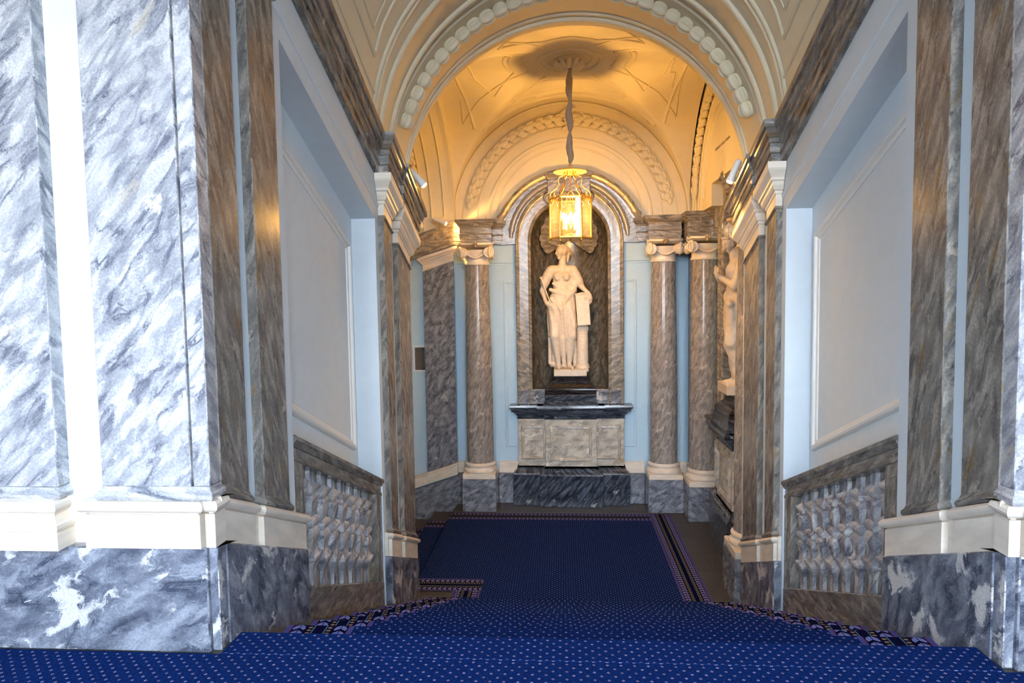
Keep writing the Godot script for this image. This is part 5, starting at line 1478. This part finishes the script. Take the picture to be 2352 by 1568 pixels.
# ---------------------------------------------------------------- lantern
func lantern() -> void:
	var y0 := 0.76
	var t := thing("lantern", "gilt six-sided glass lantern with candle bulbs hanging before the niche", "lantern", pos(0, y0, ZC))
	var R := 0.275; var H := 0.52
	var P := func(k: float, r: float, y: float) -> Vector3:
		var a := k * TAU / 6.0
		return Vector3(cos(a) * r, y, sin(a) * r)
	for y in [0.0, H]:
		var b := B.new(0)
		var q := []
		for k in 6: q.append(P.call(k, R, y))
		for k in 6: b.tube([q[k], q[(k + 1) % 6]], 0.013, 6)
		obj("rim", b, "brass", t)
	for k in 6:
		var b := B.new(0)
		b.tube([P.call(k, R, -0.03), P.call(k, R, H + 0.02)], 0.0115, 8)
		b.lathe(pf([0.0, -0.065, 0.01, -0.06, 0.015, -0.048, 0.01, -0.036, 0.006, -0.03, 0.014, -0.02, 0.014, 0.0]), P.call(k, R, 0.0), 10)
		b.lathe(pf([0.014, H, 0.018, H + 0.02, 0.008, H + 0.035, 0.014, H + 0.05, 0.0, H + 0.07]), P.call(k, R, 0.0), 10)
		obj("post", b, "brass", t)
		b = B.new(0)
		var m0: Vector3 = P.call(k, R * 0.985, 0.012); var m1: Vector3 = P.call(k + 1, R * 0.985, 0.012)
		var nn := ((m0 + m1) * 0.5); nn.y = 0; nn = nn.normalized() * 0.002
		var up := Vector3(0, H - 0.024, 0)
		b.quad(m0 + nn, m1 + nn, m1 + nn + up, m0 + nn + up, Vector3(0, 0.2, 0)); b.quad(m0 - nn, m1 - nn, m1 - nn + up, m0 - nn + up, nn * 1000.0)
		obj("pane", b, "glass", t)
		# scrolled cresting above each pane
		b = B.new(0)
		var c0: Vector3 = P.call(k, R, H); var c1: Vector3 = P.call(k + 1, R, H)
		for s in 2:
			var q := []; var rr := []
			for i in 15:
				var f := i / 14.0
				var p: Vector3 = c0.lerp(c1, 0.04 + 0.46 * f if s == 0 else 0.96 - 0.46 * f)
				q.append(p + Vector3(0, -0.09 * sin(PI * minf(1.0, f * 1.3)) * (1.0 - f * 0.2) + 0.07 * f * f, 0)); rr.append(0.006)
			b.tube(q, rr, 6)
		obj("cresting", b, "brass", t)
		# S-shaped arm up to the crown disc
		b = B.new(0)
		var q2 := []
		for e in [[R, H + 0.03], [R * 0.93, H + 0.09], [R * 0.66, H + 0.14], [R * 0.52, H + 0.19], [R * 0.58, H + 0.245], [R * 0.50, H + 0.285], [R * 0.36, H + 0.30], [R * 0.28, H + 0.34], [R * 0.25, H + 0.37]]: q2.append(P.call(k, e[0], e[1]))
		b.tube(q2, 0.0095, 7)
		obj("arm", b, "brass", t)
	var b := B.new(0)
	var hx := []
	for k in 6:
		var a := k * TAU / 6.0
		hx.append([Vector3.ZERO, Vector3(cos(a), 0, sin(a)), Vector3.UP])
	b.sweep(pf([0.0, -0.012, 0.27, -0.008, 0.27, 0.006, 0.0, 0.008]), hx, true, false, 2.0)
	obj("bottom_plate", b, "gilt", t)
	b = B.new(0)
	b.lathe(pf([0.0, H + 0.365, 0.10, H + 0.362, 0.22, H + 0.345, 0.225, H + 0.352, 0.20, H + 0.37, 0.10, H + 0.39, 0.03, H + 0.40, 0.018, H + 0.42, 0.026, H + 0.435, 0.012, H + 0.45, 0.0, H + 0.455]), Vector3.ZERO, 32)
	obj("crown_disc", b, "gilt", t)
	b = B.new(0)
	b.lathe(pf([0.0, 0.02, 0.03, 0.03, 0.012, 0.06, 0.01, 0.2, 0.022, 0.22, 0.01, 0.24, 0.009, H + 0.02, 0.02, H + 0.04, 0.009, H + 0.06, 0.009, H + 0.36]), Vector3.ZERO, 12)
	b.lathe(pf([0.0, -0.05, 0.012, -0.045, 0.016, -0.03, 0.008, -0.015, 0.02, 0.0, 0.03, 0.012, 0.0, 0.016]), Vector3.ZERO, 12)
	for k in 6: b.tube([Vector3(0, 0.004, 0), P.call(k, R, 0.0)], 0.006, 5)
	obj("stem", b, "brass", t)
	for k in 5:
		var a := TAU * k / 5 + 0.3
		var p := Vector3(cos(a) * 0.10, 0, sin(a) * 0.10)
		b = B.new(0)
		b.tube([Vector3(0, 0.06, 0), p * 0.6 + Vector3(0, 0.04, 0), p + Vector3(0, 0.07, 0), p + Vector3(0, 0.10, 0)], 0.007, 6)
		b.lathe(pf([0.0, 0.10, 0.03, 0.105, 0.032, 0.112, 0.012, 0.116]), p, 12)
		var ca := obj("candle_arm", b, "brass", t)
		b = B.new(0)
		b.lathe(pf([0.014, 0.11, 0.014, 0.245, 0.0, 0.25]), p, 12)
		obj("candle_tube", b, "candle", ca)
		b = B.new(0)
		b.lathe(pf([0.008, 0.247, 0.017, 0.265, 0.021, 0.285, 0.017, 0.31, 0.008, 0.335, 0.0, 0.345]), p, 12)
		obj("candle_bulb", b, "bulb", ca)
	var l := OmniLight3D.new()
	l.name = "lantern_light"
	l.light_color = Color(1.0, 0.74, 0.36)
	l.light_energy = 5.0
	l.light_size = 0.06
	l.omni_range = 20.0; l.omni_attenuation = 2.0
	l.shadow_enabled = true
	l.position = Vector3(0, 0.30, 0)
	t.add_child(l)
	# chain in its twisted cloth sleeve
	var c := thing("chain_sleeve", "grey cloth sleeve twisted round the lantern chain below the rosette", "chain cover", pos(0, y0 + H + 0.46, ZC))
	b = B.new(0)
	var q := []; var rr := []
	var top := 3.0 - (y0 + H + 0.45)
	for i in 61:
		var f := i / 60.0
		var y := f * top
		var ph := fposmod(f * 3.15, 1.0)
		q.append(Vector3(0.008 * sin(f * 22.0), y, 0.008 * cos(f * 19.0)))
		rr.append(0.014 + 0.030 * pow(sin(PI * clampf(ph, 0.0, 1.0)), 0.6) * (1.0 if f < 0.955 else 0.4))
	b.tube(q, rr, 14)
	for i in b.v.size():
		var p := b.v[i]
		var a := atan2(p.z, p.x) * 3.0 + p.y * 26.0
		var k := 1.0 + 0.16 * sin(a)
		b.v[i] = Vector3(p.x * k, p.y, p.z * k)
	obj("cloth", b, "cloth", c)
	b = B.new(0)
	b.tube([Vector3(0, -0.01, 0), Vector3(0, 0.06, 0)], 0.01, 8)
	obj("chain_end", b, "brass", c)

# ---------------------------------------------------------------- spotlights
func spotlight(label: String, m: Vector3, head: Vector3, dir: Vector3, energy: float) -> void:
	# m: fixing on the cornice, head: middle of the tube (world space)
	var d := dir.normalized()
	var t := thing("spotlight", label, "spotlight", Transform3D(Basis(), head), "cornice spotlights")
	var s := d.cross(Vector3.UP).normalized(); var u := s.cross(d)
	var b := B.new(0)
	var st := []
	for k in 20: st.append([Vector3.ZERO, s * cos(TAU * k / 20) + u * sin(TAU * k / 20), d])
	b.sweep(pf([0.0, -0.115, 0.02, -0.112, 0.03, -0.10, 0.034, -0.08, 0.034, 0.06, 0.038, 0.065, 0.038, 0.10, 0.034, 0.102, 0.032, 0.07]), st, true, false)
	var lt := obj("lamp_tube", b, "white", t)
	b = B.new(0)
	b.sweep(pf([0.033, 0.085, 0.032, 0.108, 0.025, 0.122, 0.0, 0.128]), st, true, false)
	obj("lamp_bulb", b, "spotbulb", lt)
	b = B.new(0)
	b.tube([m - head, (m - head) * 0.5 + Vector3(0, -0.01, 0), -d * 0.03], 0.011, 8)
	b.tube([(m - head) * 1.0, (m - head) * 0.86], 0.024, 10)
	obj("bracket", b, "white", t)
	var l := SpotLight3D.new()
	l.name = "spotlight_beam"
	l.light_color = Color(1.0, 0.76, 0.42)
	l.light_energy = energy
	l.spot_angle = 62.0; l.spot_angle_attenuation = 0.6
	l.spot_range = 20.0; l.spot_attenuation = 2.0
	l.light_size = 0.03
	l.shadow_enabled = true
	l.transform = Transform3D(Basis.looking_at(d, Vector3.UP), d * 0.15)
	t.add_child(l)

func spotlights() -> void:
	spotlight("small white spotlight on the left stair cornice, just under the arch", at(-1.70, 1.26, 6.82), at(-1.565, 1.20, 6.82), Vector3(0.62, -0.66, -0.25), 3.0)
	spotlight("small white spotlight on the right stair cornice beside the mask keystone", at(1.66, 1.22, 6.82), at(1.545, 1.175, 6.82), Vector3(-0.35, -0.85, -0.2), 3.0)
	spotlight("small white spotlight on the raked cornice of the side flight, far corner", at(-2.16, 1.24, 10.9), at(-2.03, 1.20, 10.72), Vector3(0.8, -0.35, -0.2), 2.5)

# ---------------------------------------------------------------- ventilation grille
func vent() -> void:
	var t := thing("vent_grille", "small grey vent with diamond mesh in the strip between raked pilasters", "vent", pos(-2.46, -1.0, 11.05))
	var b := B.new(0)
	for e in [[-0.115, -0.215, 0.115, -0.185], [-0.115, 0.185, 0.115, 0.215], [-0.115, -0.185, -0.082, 0.185], [0.082, -0.185, 0.115, 0.185]]: b.box(Vector3(e[0], e[1], 0), Vector3(e[2], e[3], 0.02), 0.003)
	obj("frame", b, "paint", t)
	b = B.new(0)
	b.box(Vector3(-0.082, -0.185, 0.001), Vector3(0.082, 0.185, 0.003))
	obj("backing", b, "void", t)
	b = B.new(0)
	for k in 21:
		for s in [-1.0, 1.0]:
			var y := -0.27 + k * 0.027
			var y1: float = y + s * 0.16
			var p := Vector3(-0.082, y, 0.01); var q := Vector3(0.082, y1, 0.01)
			# clip to the opening
			for i in 2:
				var lim := -0.185 if i == 0 else 0.185
				if (p.y < lim) != (q.y < lim):
					var c := p.lerp(q, (lim - p.y) / (q.y - p.y))
					if (i == 0) == (p.y < lim): p = c
					else: q = c
			if p.y < -0.186 or p.y > 0.186 or q.y < -0.186 or q.y > 0.186: continue
			b.tube([p, q], 0.003, 4)
	obj("wire_mesh", b, "grille", t)
